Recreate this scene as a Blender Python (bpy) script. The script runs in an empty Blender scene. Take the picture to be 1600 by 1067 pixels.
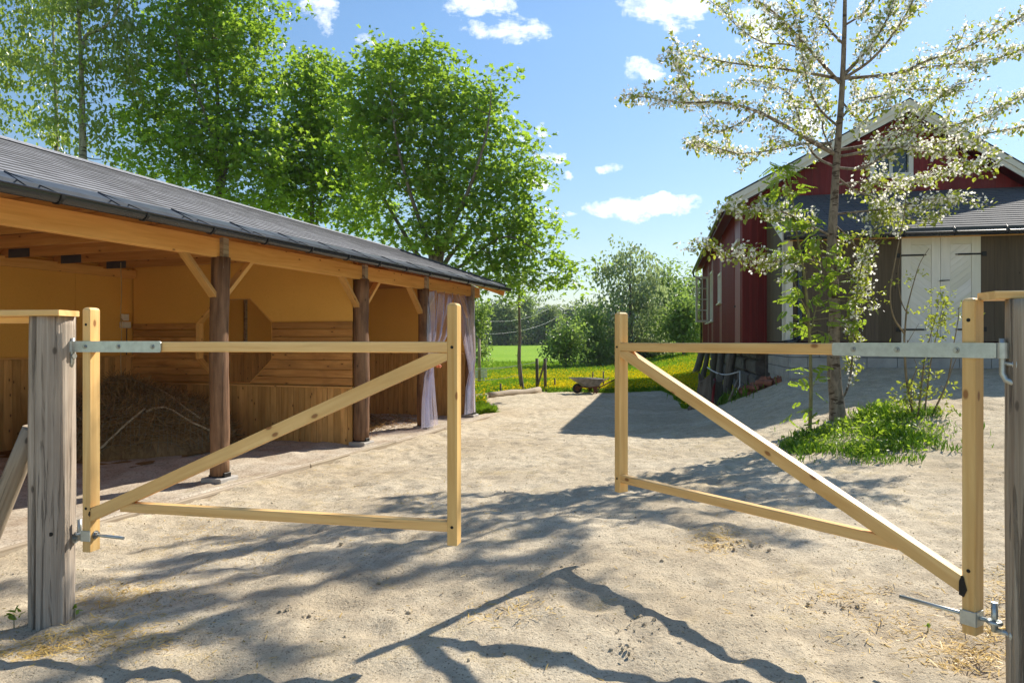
import bpy, math, random
import numpy as np
from mathutils import Vector, Matrix
R = math.radians
random.seed(7); RNG = np.random.default_rng(11)
scene = bpy.context.scene
COL = scene.collection

# ------------------------------------------------------------------ frames
EYE = 1.5; F = 1111.0
def at(px, py, Y):
    return Vector(((px-800)/F*Y, Y, EYE-(py-533.5)/F*Y))
P1 = Vector((-3.23, 7.86, 0)); U = Vector((.3312, .9436, 0)); V = Vector((.9436, -.3312, 0))
def S(s, t, z): return P1 + U*s + V*t + Vector((0, 0, z))           # shed frame: s along, t towards the yard
C0 = Vector((5.14, 15.79, 0)); BE = Vector((.979, -.2045, 0)); BD = Vector((.2045, .979, 0))
def B(k, n, z): return C0 + BE*k + BD*n + Vector((0, 0, z))          # barn frame: k to the right, n into depth
UP = Vector((0, 0, 1))

# ------------------------------------------------------------------ mesh builder
ORIG = {}
class MB:
    def __init__(self): self.v = []; self.f = []; self.uv = []; self.r = []; self.sm = []
    def face(self, idx, uvs, rnd, sm=False):
        self.f.append(idx); self.uv.extend(uvs); self.r.append(rnd); self.sm.append(sm)
    def loft(self, rings, closed=True, caps=True, rnd=None, smooth=False, uoff=None):
        rnd = random.random() if rnd is None else rnd
        uo = random.uniform(0, 40) if uoff is None else uoff; vo = random.uniform(0, 40)
        n = len(rings[0]); b = len(self.v)
        for r in rings: self.v.extend([tuple(p) for p in r])
        per = [0]
        for i in range(n): per.append(per[-1]+(Vector(rings[0][(i+1) % n])-Vector(rings[0][i])).length)
        u = 0
        for k in range(len(rings)-1):
            c0 = sum((Vector(p) for p in rings[k]), Vector())/n; c1 = sum((Vector(p) for p in rings[k+1]), Vector())/n
            du = (c1-c0).length
            for i in range(n if closed else n-1):
                j = (i+1) % n
                self.face((b+k*n+i, b+k*n+j, b+(k+1)*n+j, b+(k+1)*n+i),
                          [(uo+u, vo+per[i]), (uo+u, vo+per[i+1]), (uo+u+du, vo+per[i+1]), (uo+u+du, vo+per[i])], rnd, smooth)
            u += du
        if caps and closed:
            for k, rev in ((0, True), (len(rings)-1, False)):
                idx = [b+k*n+i for i in range(n)]
                if rev: idx = idx[::-1]
                r0 = Vector(rings[k][0])
                e1 = (Vector(rings[k][1])-r0); e1 = e1.normalized() if e1.length > 1e-9 else Vector((1, 0, 0))
                uvs = [(uo+(Vector(self.v[i])-r0).dot(e1)*.15, vo+(Vector(self.v[i])-r0).length*.6) for i in idx]
                self.face(tuple(idx), uvs, rnd, False)
    def bar(self, p0, p1, w, h, up=UP, c=.003, rnd=None):
        p0 = Vector(p0); p1 = Vector(p1); d = (p1-p0).normalized()
        x = d.cross(Vector(up)).normalized(); y = x.cross(d).normalized()
        a, b_ = w/2, h/2; c = min(c, a*.45, b_*.45)
        if c > 0:
            sec = [(-a+c, -b_), (a-c, -b_), (a, -b_+c), (a, b_-c), (a-c, b_), (-a+c, b_), (-a, b_-c), (-a, -b_+c)]
        else: sec = [(-a, -b_), (a, -b_), (a, b_), (-a, b_)]
        self.loft([[p+x*q[0]+y*q[1] for q in sec] for p in (p0, p1)], rnd=rnd)
    def tube(self, pts, rad, n=8, rnd=None, smooth=True, caps=True, wob=0):
        pts = [Vector(p) for p in pts]
        if not hasattr(rad, '__len__'): rad = [rad]*len(pts)
        rings = []; ref = None
        for i, p in enumerate(pts):
            d = (pts[min(i+1, len(pts)-1)]-pts[max(i-1, 0)])
            d = d.normalized() if d.length > 1e-9 else UP.copy()
            if ref is None:
                ref = Vector((1, 0, 0)) if abs(d.x) < .8 else Vector((0, 1, 0))
            x = (ref-d*ref.dot(d)).normalized(); y = d.cross(x); ref = x
            rings.append([p+(x*math.cos(2*math.pi*k/n)+y*math.sin(2*math.pi*k/n))*rad[i]*(1+(random.uniform(-wob, wob) if wob else 0)) for k in range(n)])
        self.loft(rings, rnd=rnd, smooth=smooth, caps=caps)
    def prism(self, poly, ext, rnd=None):
        ext = Vector(ext); a = [Vector(p) for p in poly]
        self.loft([a, [p+ext for p in a]], rnd=rnd)
    def board(self, poly, ext, along, rnd=None):
        """planar polygon extruded; uv u runs along the grain vector"""
        rnd = random.random() if rnd is None else rnd
        ext = Vector(ext); a = [Vector(p) for p in poly]; n = len(a); b = len(self.v)
        al = Vector(along).normalized(); nn = ext.normalized(); ac = nn.cross(al)
        uo, vo = random.uniform(0, 40), random.uniform(0, 40)
        for p in a: self.v.append(tuple(p))
        for p in a: self.v.append(tuple(p+ext))
        def uv(i):
            p = Vector(self.v[i])
            return (uo+p.dot(al), vo+p.dot(ac)+p.dot(nn))
        for idx in [tuple(range(b+n-1, b-1, -1)), tuple(range(b+n, b+2*n))]+[(b+i, b+(i+1) % n, b+n+(i+1) % n, b+n+i) for i in range(n)]:
            self.face(idx, [uv(i) for i in idx], rnd)
    def box(self, c, sx, sy, sz, ax=Vector((1, 0, 0)), c_=.003, rnd=None):
        c = Vector(c); ax = Vector(ax).normalized()
        self.bar(c-ax*sx/2, c+ax*sx/2, sy, sz, UP if abs(ax.z) < .9 else Vector((0, 1, 0)), c_, rnd)
    def build(self, name, mat, parent=None, loc=None):
        org = ORIG[parent.name] if parent else Vector(loc if loc is not None else (0, 0, 0))
        me = bpy.data.meshes.new(name)
        me.from_pydata([tuple(Vector(p)-org) for p in self.v], [], self.f)
        uvl = me.uv_layers.new(name='UVMap')
        uvl.data.foreach_set('uv', np.array(self.uv, dtype=np.float32).ravel())
        at_ = me.attributes.new('rnd', 'FLOAT', 'FACE'); at_.data.foreach_set('value', np.array(self.r, dtype=np.float32))
        me.polygons.foreach_set('use_smooth', np.array(self.sm, dtype=bool))
        me.materials.append(mat)
        o = bpy.data.objects.new(name, me); COL.objects.link(o)
        if parent: o.parent = parent
        else: o.location = org
        ORIG[o.name] = org
        return o

def empty(name, loc, label, cat, group=None):
    o = bpy.data.objects.new(name, None); COL.objects.link(o); o.location = loc; o.empty_display_size = .2
    ORIG[o.name] = Vector(loc); tag(o, label, cat, group); return o
def tag(o, label=None, cat=None, group=None, kind=None):
    if label: o['label'] = label
    if cat: o['category'] = cat
    if group: o['group'] = group
    if kind: o['kind'] = kind
    return o

def np_obj(name, verts, faces, mat, parent=None, rnd=None, smooth=False, loc=(0, 0, 0)):
    """verts (N,3), faces (M,n) constant n"""
    org = ORIG[parent.name] if parent else Vector(loc)
    verts = np.asarray(verts, dtype=np.float64)-np.array(org)
    me = bpy.data.meshes.new(name); M, n = faces.shape
    me.vertices.add(len(verts)); me.vertices.foreach_set('co', verts.astype(np.float32).ravel())
    me.loops.add(M*n); me.loops.foreach_set('vertex_index', faces.astype(np.int32).ravel())
    me.polygons.add(M); me.polygons.foreach_set('loop_start', np.arange(0, M*n, n, dtype=np.int32))
    me.update(calc_edges=True)
    if rnd is not None:
        a = me.attributes.new('rnd', 'FLOAT', 'FACE'); a.data.foreach_set('value', np.asarray(rnd, dtype=np.float32))
    me.polygons.foreach_set('use_smooth', np.full(M, smooth))
    me.materials.append(mat)
    o = bpy.data.objects.new(name, me); COL.objects.link(o)
    if parent: o.parent = parent
    else: o.location = org
    ORIG[o.name] = org
    return o

# leaf templates: verts, faces
T_OVAL = (np.array([(0, 0, 0), (-.27, .3, .07), (-.24, .68, .05), (0, 1, -.06), (.24, .68, .05), (.27, .3, .07)]), np.array([(0, 1, 2, 3), (0, 3, 4, 5)]))
T_MAPLE = (np.array([(0, 0, 0), (-.34, .02, .05), (-.26, .26, .03), (-.56, .5, .1), (-.22, .56, .03), (0, 1, -.08), (.22, .56, .03), (.56, .5, .1), (.26, .26, .03), (.34, .02, .05)]),
           np.array([(0, 1, 2, 3, 4, 5), (0, 5, 6, 7, 8, 9)]))
_a = [2*math.pi*i/5 for i in range(5)]
_fl = [(0, 0, 0)]+[(.5*math.cos(a), .5*math.sin(a), .16) for a in _a]+[(.3*math.cos(a+.628), .3*math.sin(a+.628), .07) for a in _a]
T_FLOWER = (np.array(_fl), np.array([(0, 6+(i+4) % 5, 1+i, 6+i) for i in range(5)]))
T_BLADE = (np.array([(-.5, 0, 0), (.5, 0, 0), (.28, .1, .6), (.0, .42, 1.0), (-.28, .1, .6)]), np.array([(0, 1, 2, 3, 4)]))
T_STRAW = (np.array([(-.5, 0, 0), (.5, 0, 0), (.5, 1, 0), (-.5, 1, 0)]), np.array([(0, 1, 2, 3)]))
_d = [2*math.pi*i/6 for i in range(6)]
T_DISC = (np.array([(.5*math.cos(a), .5*math.sin(a), .0) for a in _d]), np.array([tuple(range(6))]))
def rotm(yaw, pitch, roll):
    cy, sy, cp, sp, cr, sr = np.cos(yaw), np.sin(yaw), np.cos(pitch), np.sin(pitch), np.cos(roll), np.sin(roll)
    N = len(yaw); Z = np.zeros(N); O = np.ones(N)
    Rz = np.stack([cy, -sy, Z, sy, cy, Z, Z, Z, O], -1).reshape(N, 3, 3)
    Rx = np.stack([O, Z, Z, Z, cp, -sp, Z, sp, cp], -1).reshape(N, 3, 3)
    Ry = np.stack([cr, Z, sr, Z, O, Z, -sr, Z, cr], -1).reshape(N, 3, 3)
    return Rz @ Rx @ Ry
def inst(T, pos, rot, sc):
    tv, tf = T; N = len(pos); sc = np.asarray(sc)
    if sc.ndim == 1: sc = np.repeat(sc[:, None], 3, 1)
    v = np.einsum('nij,nkj->nki', rot, tv[None]*sc[:, None, :])+pos[:, None, :]
    f = tf[None]+(np.arange(N)*len(tv))[:, None, None]
    return v.reshape(-1, 3), f.reshape(-1, tf.shape[1])

# value noise
def vnoise(x, y, seed=0):
    xi = np.floor(x).astype(np.int64); yi = np.floor(y).astype(np.int64); fx = x-xi; fy = y-yi
    fx = fx*fx*(3-2*fx); fy = fy*fy*(3-2*fy)
    def h(a, b):
        n = (a*374761393+b*668265263+seed*982451653) & 0xffffffff
        n = ((n ^ (n >> 13))*1274126177) & 0xffffffff
        return ((n ^ (n >> 16)) & 0xffff)/65535.0
    return (h(xi, yi)*(1-fx)+h(xi+1, yi)*fx)*(1-fy)+(h(xi, yi+1)*(1-fx)+h(xi+1, yi+1)*fx)*fy

# ------------------------------------------------------------------ materials
class G:
    def __init__(self, name):
        self.m = bpy.data.materials.new(name); self.m.use_nodes = True
        self.t = self.m.node_tree; self.t.nodes.clear()
        self.out = self.t.nodes.new('ShaderNodeOutputMaterial')
    def n(self, typ, _p=None, **k):
        nd = self.t.nodes.new('ShaderNode'+typ)
        for a, b in (_p or {}).items(): setattr(nd, a, b)
        for a, b in k.items(): self.set(nd.inputs[a.replace('_', ' ')] if a.replace('_', ' ') in nd.inputs else nd.inputs[a], b)
        return nd
    def set(self, s, v):
        if isinstance(v, bpy.types.NodeSocket): self.t.links.new(v, s)
        elif isinstance(v, bpy.types.Node): self.t.links.new(v.outputs[0], s)
        else:
            if hasattr(s.default_value, '__len__') and not isinstance(v, (int, float)) and len(s.default_value) == 4 and len(v) == 3: v = (*v, 1)
            s.default_value = v
    def math(self, op, a, b=0.0, c=0.0, clamp=False):
        nd = self.t.nodes.new('ShaderNodeMath'); nd.operation = op; nd.use_clamp = clamp
        for i, v in enumerate((a, b, c)): self.set(nd.inputs[i], v)
        return nd.outputs[0]
    def mix(self, f, a, b, mode='MIX'):
        nd = self.t.nodes.new('ShaderNodeMix'); nd.data_type = 'RGBA'; nd.blend_type = mode
        self.set(nd.inputs[0], f); self.set(nd.inputs[6], a); self.set(nd.inputs[7], b)
        return nd.outputs[2]
    def ramp(self, f, stops):
        nd = self.t.nodes.new('ShaderNodeValToRGB'); el = nd.color_ramp.elements
        while len(el) < len(stops): el.new(.5)
        for e, (p, c) in zip(el, stops): e.position = p; e.color = (c, c, c, 1) if isinstance(c, (int, float)) else (*c, 1)
        self.set(nd.inputs[0], f); return nd.outputs[0]
    def noise(self, vec, scale, detail=4, rough=.55, dist=0):
        return self.n('TexNoise', Vector=vec, Scale=scale, Detail=detail, Roughness=rough, Distortion=dist).outputs[0]
    def mapv(self, vec, sc):
        return self.n('Mapping', Vector=vec, Scale=sc).outputs[0]
    def uv(self): return self.n('UVMap', {'uv_map': 'UVMap'}).outputs[0]
    def pos(self): return self.n('NewGeometry').outputs['Position']
    def attr(self, name='rnd'): return self.n('Attribute', {'attribute_name': name}).outputs['Fac']
    def bump(self, h, strength=.3, dist=.01, nrm=None):
        b = self.n('Bump', Height=h, Strength=strength, Distance=dist)
        if nrm is not None: self.set(b.inputs['Normal'], nrm)
        return b.outputs[0]
    def pbr(self, col, rough=.6, normal=None, metal=0, spec=.35, **k):
        p = self.n('BsdfPrincipled', Base_Color=col, Roughness=rough, Metallic=metal)
        p.inputs['Specular IOR Level'].default_value = spec
        if normal is not None: self.set(p.inputs['Normal'], normal)
        for a, b in k.items(): self.set(p.inputs[a.replace('_', ' ')], b)
        return p.outputs[0]
    def done(self, sh): self.t.links.new(sh, self.out.inputs[0]); return self.m

def wood(name, light, dark, rough=.6, knots=.8, var=.35, grain=26, cracks=0, stain=0, bump=.25, knotcol=None):
    g = G(name); uv = g.uv(); rnd = g.attr()
    gr = g.noise(g.mapv(uv, (1.3, grain, 1)), 1, 5, .6, .6)
    fine = g.noise(g.mapv(uv, (7, grain*5, 1)), 1, 3, .6)
    col = g.mix(g.ramp(gr, [(.32, 0.), (.66, 1.)]), dark, light)
    col = g.mix(g.math('MULTIPLY', fine, .35), col, dark)
    tone = g.math('ADD', g.math('MULTIPLY', g.math('SUBTRACT', rnd, .5), var*2), 1.0)
    tone = g.math('MULTIPLY', tone, g.math('ADD', g.math('MULTIPLY', g.noise(g.mapv(uv, (1.1, 3, 1)), 1, 2), .3), .85))
    col = g.mix(1.0, col, g.n('CombineColor', Red=tone, Green=tone, Blue=g.math('MULTIPLY', tone, g.math('ADD', g.math('MULTIPLY', rnd, .1), .94))).outputs[0], 'MULTIPLY')
    if knots:
        kv = g.n('TexVoronoi', {'voronoi_dimensions': '2D'}, Vector=g.mapv(uv, (4.2, 8, 1)), Scale=1.0, Randomness=1.0)
        sel = g.math('GREATER_THAN', g.n('SeparateColor', Color=kv.outputs['Color']).outputs[0], 1-.26*knots)
        kd = g.math('MULTIPLY', g.ramp(kv.outputs['Distance'], [(.055, 1.), (.10, 0.)]), sel)
        ring = g.math('MULTIPLY', g.ramp(kv.outputs['Distance'], [(.08, 1.), (.24, 0.)]), sel)
        col = g.mix(g.math('MULTIPLY', ring, .4), col, dark)
        col = g.mix(g.math('MULTIPLY', kd, .85), col, knotcol or tuple(c*.35 for c in dark))
    h = g.math('ADD', gr, g.math('MULTIPLY', fine, .5))
    if cracks:
        ck = g.noise(g.mapv(uv, (.9, 22, 1)), 1, 6, .65, 1.2)
        cm = g.ramp(ck, [(.56, 0.), (.63, 1.)])
        col = g.mix(g.math('MULTIPLY', cm, cracks), col, tuple(c*.25 for c in dark))
        h = g.math('SUBTRACT', h, g.math('MULTIPLY', cm, 2.2))
    if stain:
        st = g.ramp(g.noise(g.mapv(uv, (2.2, 5, 1)), 1, 4), [(.5, 0.), (.7, 1.)])
        col = g.mix(g.math('MULTIPLY', st, stain), col, tuple(c*.4 for c in dark))
    return g.done(g.pbr(col, rough, g.bump(h, bump, .006), spec=.3))

M = {}
M['pine_cracked'] = wood('cracked_pine', (.84, .57, .24), (.70, .41, .14), .5, 1., .1, 26, cracks=.7, bump=.25, knotcol=(.22, .08, .025))
M['pine'] = wood('fresh_pine', (.86, .60, .255), (.68, .395, .13), .5, 1.1, .12, 24, bump=.14, stain=.12, knotcol=(.26, .1, .03))
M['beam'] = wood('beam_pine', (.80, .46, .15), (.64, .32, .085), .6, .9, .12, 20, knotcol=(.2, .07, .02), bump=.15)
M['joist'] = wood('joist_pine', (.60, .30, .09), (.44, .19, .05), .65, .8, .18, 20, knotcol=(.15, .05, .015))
M['plank'] = wood('shed_plank', (.72, .41, .14), (.50, .25, .07), .6, .95, .22, 18, knotcol=(.09, .03, .01), stain=.35, bump=.25)
M['plank2'] = wood('shed_board', (.60, .31, .095), (.41, .18, .048), .6, 1., .25, 16, knotcol=(.08, .025, .008), stain=.45, bump=.25)
M['weathered'] = wood('weathered_log', (.52, .45, .36), (.31, .25, .19), .85, .35, .08, 44, cracks=.5, stain=.25, bump=.75)
M['graypole'] = wood('gray_pole', (.48, .40, .30), (.29, .225, .155), .8, .4, .1, 30, cracks=.5, bump=.45)
M['log'] = wood('peeled_log', (.33, .19, .105), (.14, .068, .035), .7, .7, .1, 12, cracks=.45, stain=.6, bump=.6)
M['oldwood'] = wood('old_wood', (.22, .19, .15), (.10, .085, .065), .85, .3, .2, 20, cracks=.6, bump=.6)
M['redboard'] = wood('red_paint_board', (.235, .017, .014), (.16, .012, .011), .42, 0, .14, 14, bump=.18)
M['reddoor'] = wood('dull_red_door', (.30, .075, .06), (.2, .04, .035), .55, 0, .12, 14, bump=.2)
M['brownboard'] = wood('brown_paint_board', (.128, .094, .060), (.088, .064, .042), .7, .12, .12, 30, bump=.3)
M['white'] = wood('white_paint', (.80, .77, .70), (.72, .69, .61), .5, 0, .05, 16, bump=.1)

def simple(name, col, rough=.6, metal=0, nscale=12, amt=.25, bump=.15, spec=.35, dist=.004):
    g = G(name); p = g.n('TexCoord').outputs['Object']
    nz = g.noise(p, nscale, 6, .6)
    c = g.mix(g.ramp(nz, [(.3, 0.), (.7, 1.)]), tuple(x*(1-amt) for x in col), tuple(min(1, x*(1+amt)) for x in col))
    return g.done(g.pbr(c, rough, g.bump(g.noise(p, nscale*4, 4), bump, dist), metal, spec))
M['galv'] = simple('galvanised_steel', (.50, .535, .51), .42, .75, 30, .14, .06)
M['bolt'] = simple('zinc_bolt', (.38, .38, .37), .35, .9, 60, .2, .1)
M['gutter'] = simple('black_gutter_steel', (.022, .023, .026), .25, .0, 8, .15, .03, .6)
M['flash'] = simple('grey_flashing', (.062, .070, .085), .42, .0, 6, .25, .06, .5)
M['iron'] = simple('black_iron', (.012, .012, .012), .45, 0, 20, .2, .1)
M['tar'] = simple('black_tar_and_gap', (.008, .008, .008), .5, 0, 40, .2, .5)
M['concrete'] = simple('concrete', (.40, .37, .33), .9, 0, 5, .2, .4)
M['foundation'] = simple('grey_block', (.36, .35, .33), .9, 0, 4, .18, .4)
M['stone'] = simple('dark_stone', (.13, .115, .10), .9, 0, 6, .4, .8, dist=.03)
M['rubble'] = simple('rubble_brick', (.33, .14, .09), .9, 0, 9, .4, .6, dist=.01)
M['plasticwhite'] = simple('white_plastic', (.72, .70, .66), .4, 0, 20, .05, .02)
M['rope'] = simple('hemp_rope', (.42, .30, .16), .9, 0, 80, .3, .4)
M['netrope'] = simple('net_rope', (.46, .36, .22), .9, 0, 80, .3, .3)
M['net'] = simple('dark_net', (.24, .19, .11), .8, 0, 50, .3, .1)
M['rust'] = simple('rusty_steel', (.20, .085, .045), .8, .1, 14, .45, .3)
M['tray'] = simple('weathered_tray', (.30, .28, .25), .65, .2, 10, .35, .2)
M['tyre'] = simple('rubber', (.03, .028, .026), .8, 0, 20, .3, .1)
M['wire'] = simple('pale_wire', (.55, .56, .56), .5, .3, 20, .1, 0)
M['orange'] = simple('orange_tape', (.85, .25, .12), .5, 0, 20, .1, .1)
M['cable'] = simple('dark_cable', (.05, .05, .055), .6, 0, 20, .1, 0)
M['darkroof'] = simple('dark_metal_roof', (.06, .075, .085), .5, .1, 4, .2, .05)

def fiberboard():
    g = G('fibre_board'); p = g.pos()
    n1 = g.noise(p, 120, 3, .6); n2 = g.noise(p, 1.2, 3, .5); n3 = g.noise(p, 34, 5, .7)
    c = g.mix(g.ramp(n1, [(.3, 0.), (.7, 1.)]), (.74, .39, .085), (.88, .52, .135))
    c = g.mix(g.math('MULTIPLY', g.ramp(n2, [(.35, 0.), (.7, 1.)]), .3), c, (.64, .32, .065))
    c = g.mix(g.math('MULTIPLY', g.ramp(n3, [(.55, 0.), (.72, 1.)]), .25), c, (.5, .25, .06))
    return g.done(g.pbr(c, .9, g.bump(g.math('ADD', n1, n3), .25, .004), spec=.1))
M['fibre'] = fiberboard()

def shingle(name, a, b, streak=.5, rough=.85):
    g = G(name); uv = g.uv(); rnd = g.attr()
    br = g.n('TexBrick', {'offset': .5, 'offset_frequency': 2}, Vector=uv, Color1=(.2, .2, .2), Color2=(.9, .9, .9), Mortar=(0, 0, 0), Scale=1.0, Mortar_Size=.006, Brick_Width=.30, Row_Height=.15)
    gran = g.noise(uv, 260, 2, .6); blot = g.noise(uv, 3.2, 4, .6)
    c = g.mix(g.math('ADD', g.math('MULTIPLY', br.outputs['Color'], .5), g.math('MULTIPLY', blot, .5)), a, b)
    c = g.mix(g.math('MULTIPLY', gran, .45), c, tuple(x*.4 for x in a))
    st = g.ramp(g.noise(g.mapv(uv, (2.6, .28, 1)), 1, 3, .5), [(.52, 0.), (.66, 1.)])
    c = g.mix(g.math('MULTIPLY', st, streak), c, tuple(x*.45 for x in a))
    c = g.mix(g.math('MULTIPLY', br.outputs['Fac'], .7), c, (.01, .01, .011))
    return g.done(g.pbr(c, rough, g.bump(g.math('ADD', gran, g.math('MULTIPLY', br.outputs['Color'], .6)), .4, .004), spec=.4))
M['shingle'] = shingle('grey_shingle', (.27, .27, .285), (.42, .42, .44), .5, .7)
M['shingle2'] = shingle('dark_shingle', (.085, .088, .095), (.15, .155, .165), .1)
M['tile'] = shingle('mossy_tile', (.09, .10, .05), (.17, .16, .10), .3)

def leaf(name, a, b, trans=.5, tcol=None, gloss=.06):
    g = G(name); r = g.attr(); p = g.pos()
    f = g.math('ADD', g.math('MULTIPLY', r, .6), g.math('MULTIPLY', g.noise(p, .9, 3), .4))
    c = g.mix(g.ramp(f, [(.2, 0.), (.8, 1.)]), a, b)
    tc = g.mix(.5, c, tcol or b)
    d = g.n('BsdfDiffuse', Color=c).outputs[0]; t = g.n('BsdfTranslucent', Color=tc).outputs[0]
    s = g.n('MixShader', Fac=trans); g.set(s.inputs[1], d); g.set(s.inputs[2], t)
    gl = g.n('BsdfGlossy', Color=(.8, .8, .8), Roughness=.38).outputs[0]
    s2 = g.n('MixShader', Fac=gloss); g.set(s2.inputs[1], s.outputs[0]); g.set(s2.inputs[2], gl)
    return g.done(s2.outputs[0])
M['maple'] = leaf('maple_leaf', (.085, .19, .018), (.25, .39, .036), .58, (.58, .82, .06))
M['aspen'] = leaf('aspen_leaf', (.12, .18, .03), (.24, .31, .055), .55, (.58, .74, .10), .08)
M['cherryleaf'] = leaf('cherry_leaf', (.14, .18, .022), (.29, .34, .04), .55, (.62, .68, .06), .05)
M['rowanleaf'] = leaf('rowan_leaf', (.13, .22, .02), (.25, .37, .03), .55, (.52, .70, .04), .05)
M['blossom'] = leaf('cherry_blossom', (.88, .84, .77), (.95, .93, .86), .55, (.99, .97, .88), .01)
M['grass'] = leaf('grass_blade', (.075, .18, .012), (.17, .32, .022), .45, (.32, .5, .03), .04)
M['meadowgrass'] = leaf('meadow_blade', (.13, .26, .014), (.25, .41, .024), .5, (.45, .64, .04), .03)
M['dandelion'] = leaf('dandelion', (.75, .55, .01), (.9, .72, .02), .2, (.9, .7, .02), .0)
M['willow'] = leaf('willow_leaf', (.15, .20, .095), (.27, .33, .14), .55, (.52, .64, .22), .08)
M['birch'] = leaf('birch_leaf', (.13, .21, .045), (.24, .34, .065), .55, (.52, .70, .12), .05)
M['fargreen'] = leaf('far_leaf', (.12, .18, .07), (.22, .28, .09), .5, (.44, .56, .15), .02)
M['spruce'] = leaf('spruce_needle', (.04, .075, .038), (.075, .12, .055), .25, (.10, .16, .06), .02)
M['bush'] = leaf('bush_leaf', (.14, .23, .05), (.25, .36, .07), .5, (.42, .58, .09), .05)
M['straw'] = leaf('straw', (.50, .33, .09), (.74, .53, .17), .2, (.6, .4, .15), .03)
M['hay'] = leaf('hay', (.18, .105, .04), (.41, .26, .105), .2, (.4, .25, .1), .02)
M['litter'] = leaf('litter', (.12, .08, .04), (.42, .33, .10), .1, (.4, .3, .1), .0)

def bark(name, a, b, scale=14, patch=None):
    g = G(name); p = g.n('TexCoord').outputs['Object']
    n = g.noise(g.mapv(p, (1, 1, .35)), scale, 6, .65, .5)
    c = g.mix(g.ramp(n, [(.35, 0.), (.65, 1.)]), a, b)
    if patch:
        q = g.ramp(g.noise(g.mapv(p, (1, 1, 3.2)), 7, 4, .6), [(.55, 0.), (.62, 1.)]); c = g.mix(q, c, patch)
    return g.done(g.pbr(c, .85, g.bump(n, .6, .02), spec=.2))
M['bark'] = bark('maple_bark', (.10, .085, .07), (.23, .20, .165))
M['aspenbark'] = bark('aspen_bark', (.20, .19, .155), (.38, .35, .28), 10, (.06, .055, .045))
M['cherrybark'] = bark('cherry_bark', (.145, .115, .085), (.31, .25, .19), 22, (.075, .05, .035))
M['twig'] = bark('twig_bark', (.16, .12, .07), (.29, .22, .13), 30)
M['greentwig'] = bark('green_twig', (.17, .15, .065), (.30, .27, .12), 30)

def sand():
    g = G('trampled_sand'); p = g.pos()
    n1 = g.noise(p, .55, 4, .6); n2 = g.noise(p, 7, 8, .68); n3 = g.noise(p, 60, 5, .7); n4 = g.noise(p, 2.0, 6, .65); n5 = g.noise(p, 300, 2, .6)
    c = g.mix(g.ramp(n1, [(.35, 0.), (.65, 1.)]), (.53, .435, .295), (.71, .615, .45))
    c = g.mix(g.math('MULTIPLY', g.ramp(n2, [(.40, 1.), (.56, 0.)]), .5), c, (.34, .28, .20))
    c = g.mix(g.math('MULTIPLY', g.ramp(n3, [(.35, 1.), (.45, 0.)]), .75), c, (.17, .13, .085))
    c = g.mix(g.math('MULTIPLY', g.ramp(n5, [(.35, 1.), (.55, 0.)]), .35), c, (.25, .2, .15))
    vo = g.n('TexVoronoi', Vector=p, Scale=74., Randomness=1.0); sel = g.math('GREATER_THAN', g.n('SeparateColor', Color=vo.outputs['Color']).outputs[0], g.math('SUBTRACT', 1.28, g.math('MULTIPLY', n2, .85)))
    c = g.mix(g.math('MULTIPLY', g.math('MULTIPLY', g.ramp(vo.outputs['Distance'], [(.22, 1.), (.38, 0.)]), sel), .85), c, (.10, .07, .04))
    c = g.mix(g.math('MULTIPLY', g.ramp(n3, [(.62, 0.), (.72, 1.)]), .5), c, (.66, .60, .51))
    st = g.math('MULTIPLY', g.ramp(n4, [(.56, 0.), (.68, 1.)]), g.ramp(g.noise(p, 110, 3, .7), [(.48, 0.), (.58, 1.)]))
    c = g.mix(g.math('MULTIPLY', st, .6), c, (.52, .38, .13))
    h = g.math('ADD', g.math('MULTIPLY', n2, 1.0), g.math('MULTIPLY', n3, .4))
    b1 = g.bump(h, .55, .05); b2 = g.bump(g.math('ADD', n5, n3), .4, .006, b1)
    return g.done(g.pbr(c, .95, b2, spec=.12))
M['sand'] = sand()
def dirtfloor():
    g = G('shed_dirt_floor'); p = g.pos()
    n1 = g.noise(p, 2, 6, .65); n2 = g.noise(p, 40, 5, .7)
    c = g.mix(g.ramp(n1, [(.35, 0.), (.65, 1.)]), (.40, .32, .235), (.60, .53, .42))
    c = g.mix(g.math('MULTIPLY', g.ramp(n2, [(.36, 1.), (.5, 0.)]), .6), c, (.11, .075, .045))
    return g.done(g.pbr(c, .95, g.bump(g.math('ADD', n1, n2), .6, .02), spec=.1))
M['floor'] = dirtfloor()
def meadow():
    g = G('meadow_grass_ground'); p = g.pos()
    n1 = g.noise(p, .12, 5, .6); n2 = g.noise(p, 5, 5, .7); n3 = g.noise(p, .5, 4, .6)
    c = g.mix(g.ramp(n2, [(.3, 0.), (.7, 1.)]), (.12, .25, .014), (.25, .41, .024))
    c = g.mix(g.math('MULTIPLY', g.ramp(n1, [(.4, 0.), (.65, 1.)]), .5), c, (.27, .40, .03))
    sy = g.n('SeparateXYZ', Vector=p).outputs
    near = g.math('MULTIPLY', g.ramp(g.math('DIVIDE', sy[1], 100), [(.20, 1.), (.42, .85), (.52, .05)]), g.ramp(n3, [(.38, .15), (.6, 1.)]))
    dots = g.ramp(g.noise(p, 16, 3, .7), [(.5, 0.), (.6, 1.)])
    c = g.mix(g.math('MULTIPLY', g.math('MULTIPLY', near, dots), .8), c, (.62, .50, .012))
    return g.done(g.pbr(c, .9, g.bump(n2, .8, .12), spec=.1))
M['meadow'] = meadow()
def hillmat():
    g = G('forested_hill'); p = g.pos()
    n = g.noise(p, .09, 6, .7); 
    c = g.mix(g.ramp(n, [(.35, 0.), (.65, 1.)]), (.07, .105, .095), (.14, .18, .145))
    return g.done(g.pbr(c, .95, g.bump(n, 1., 6.), spec=.05))
M['hill'] = hillmat()
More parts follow.
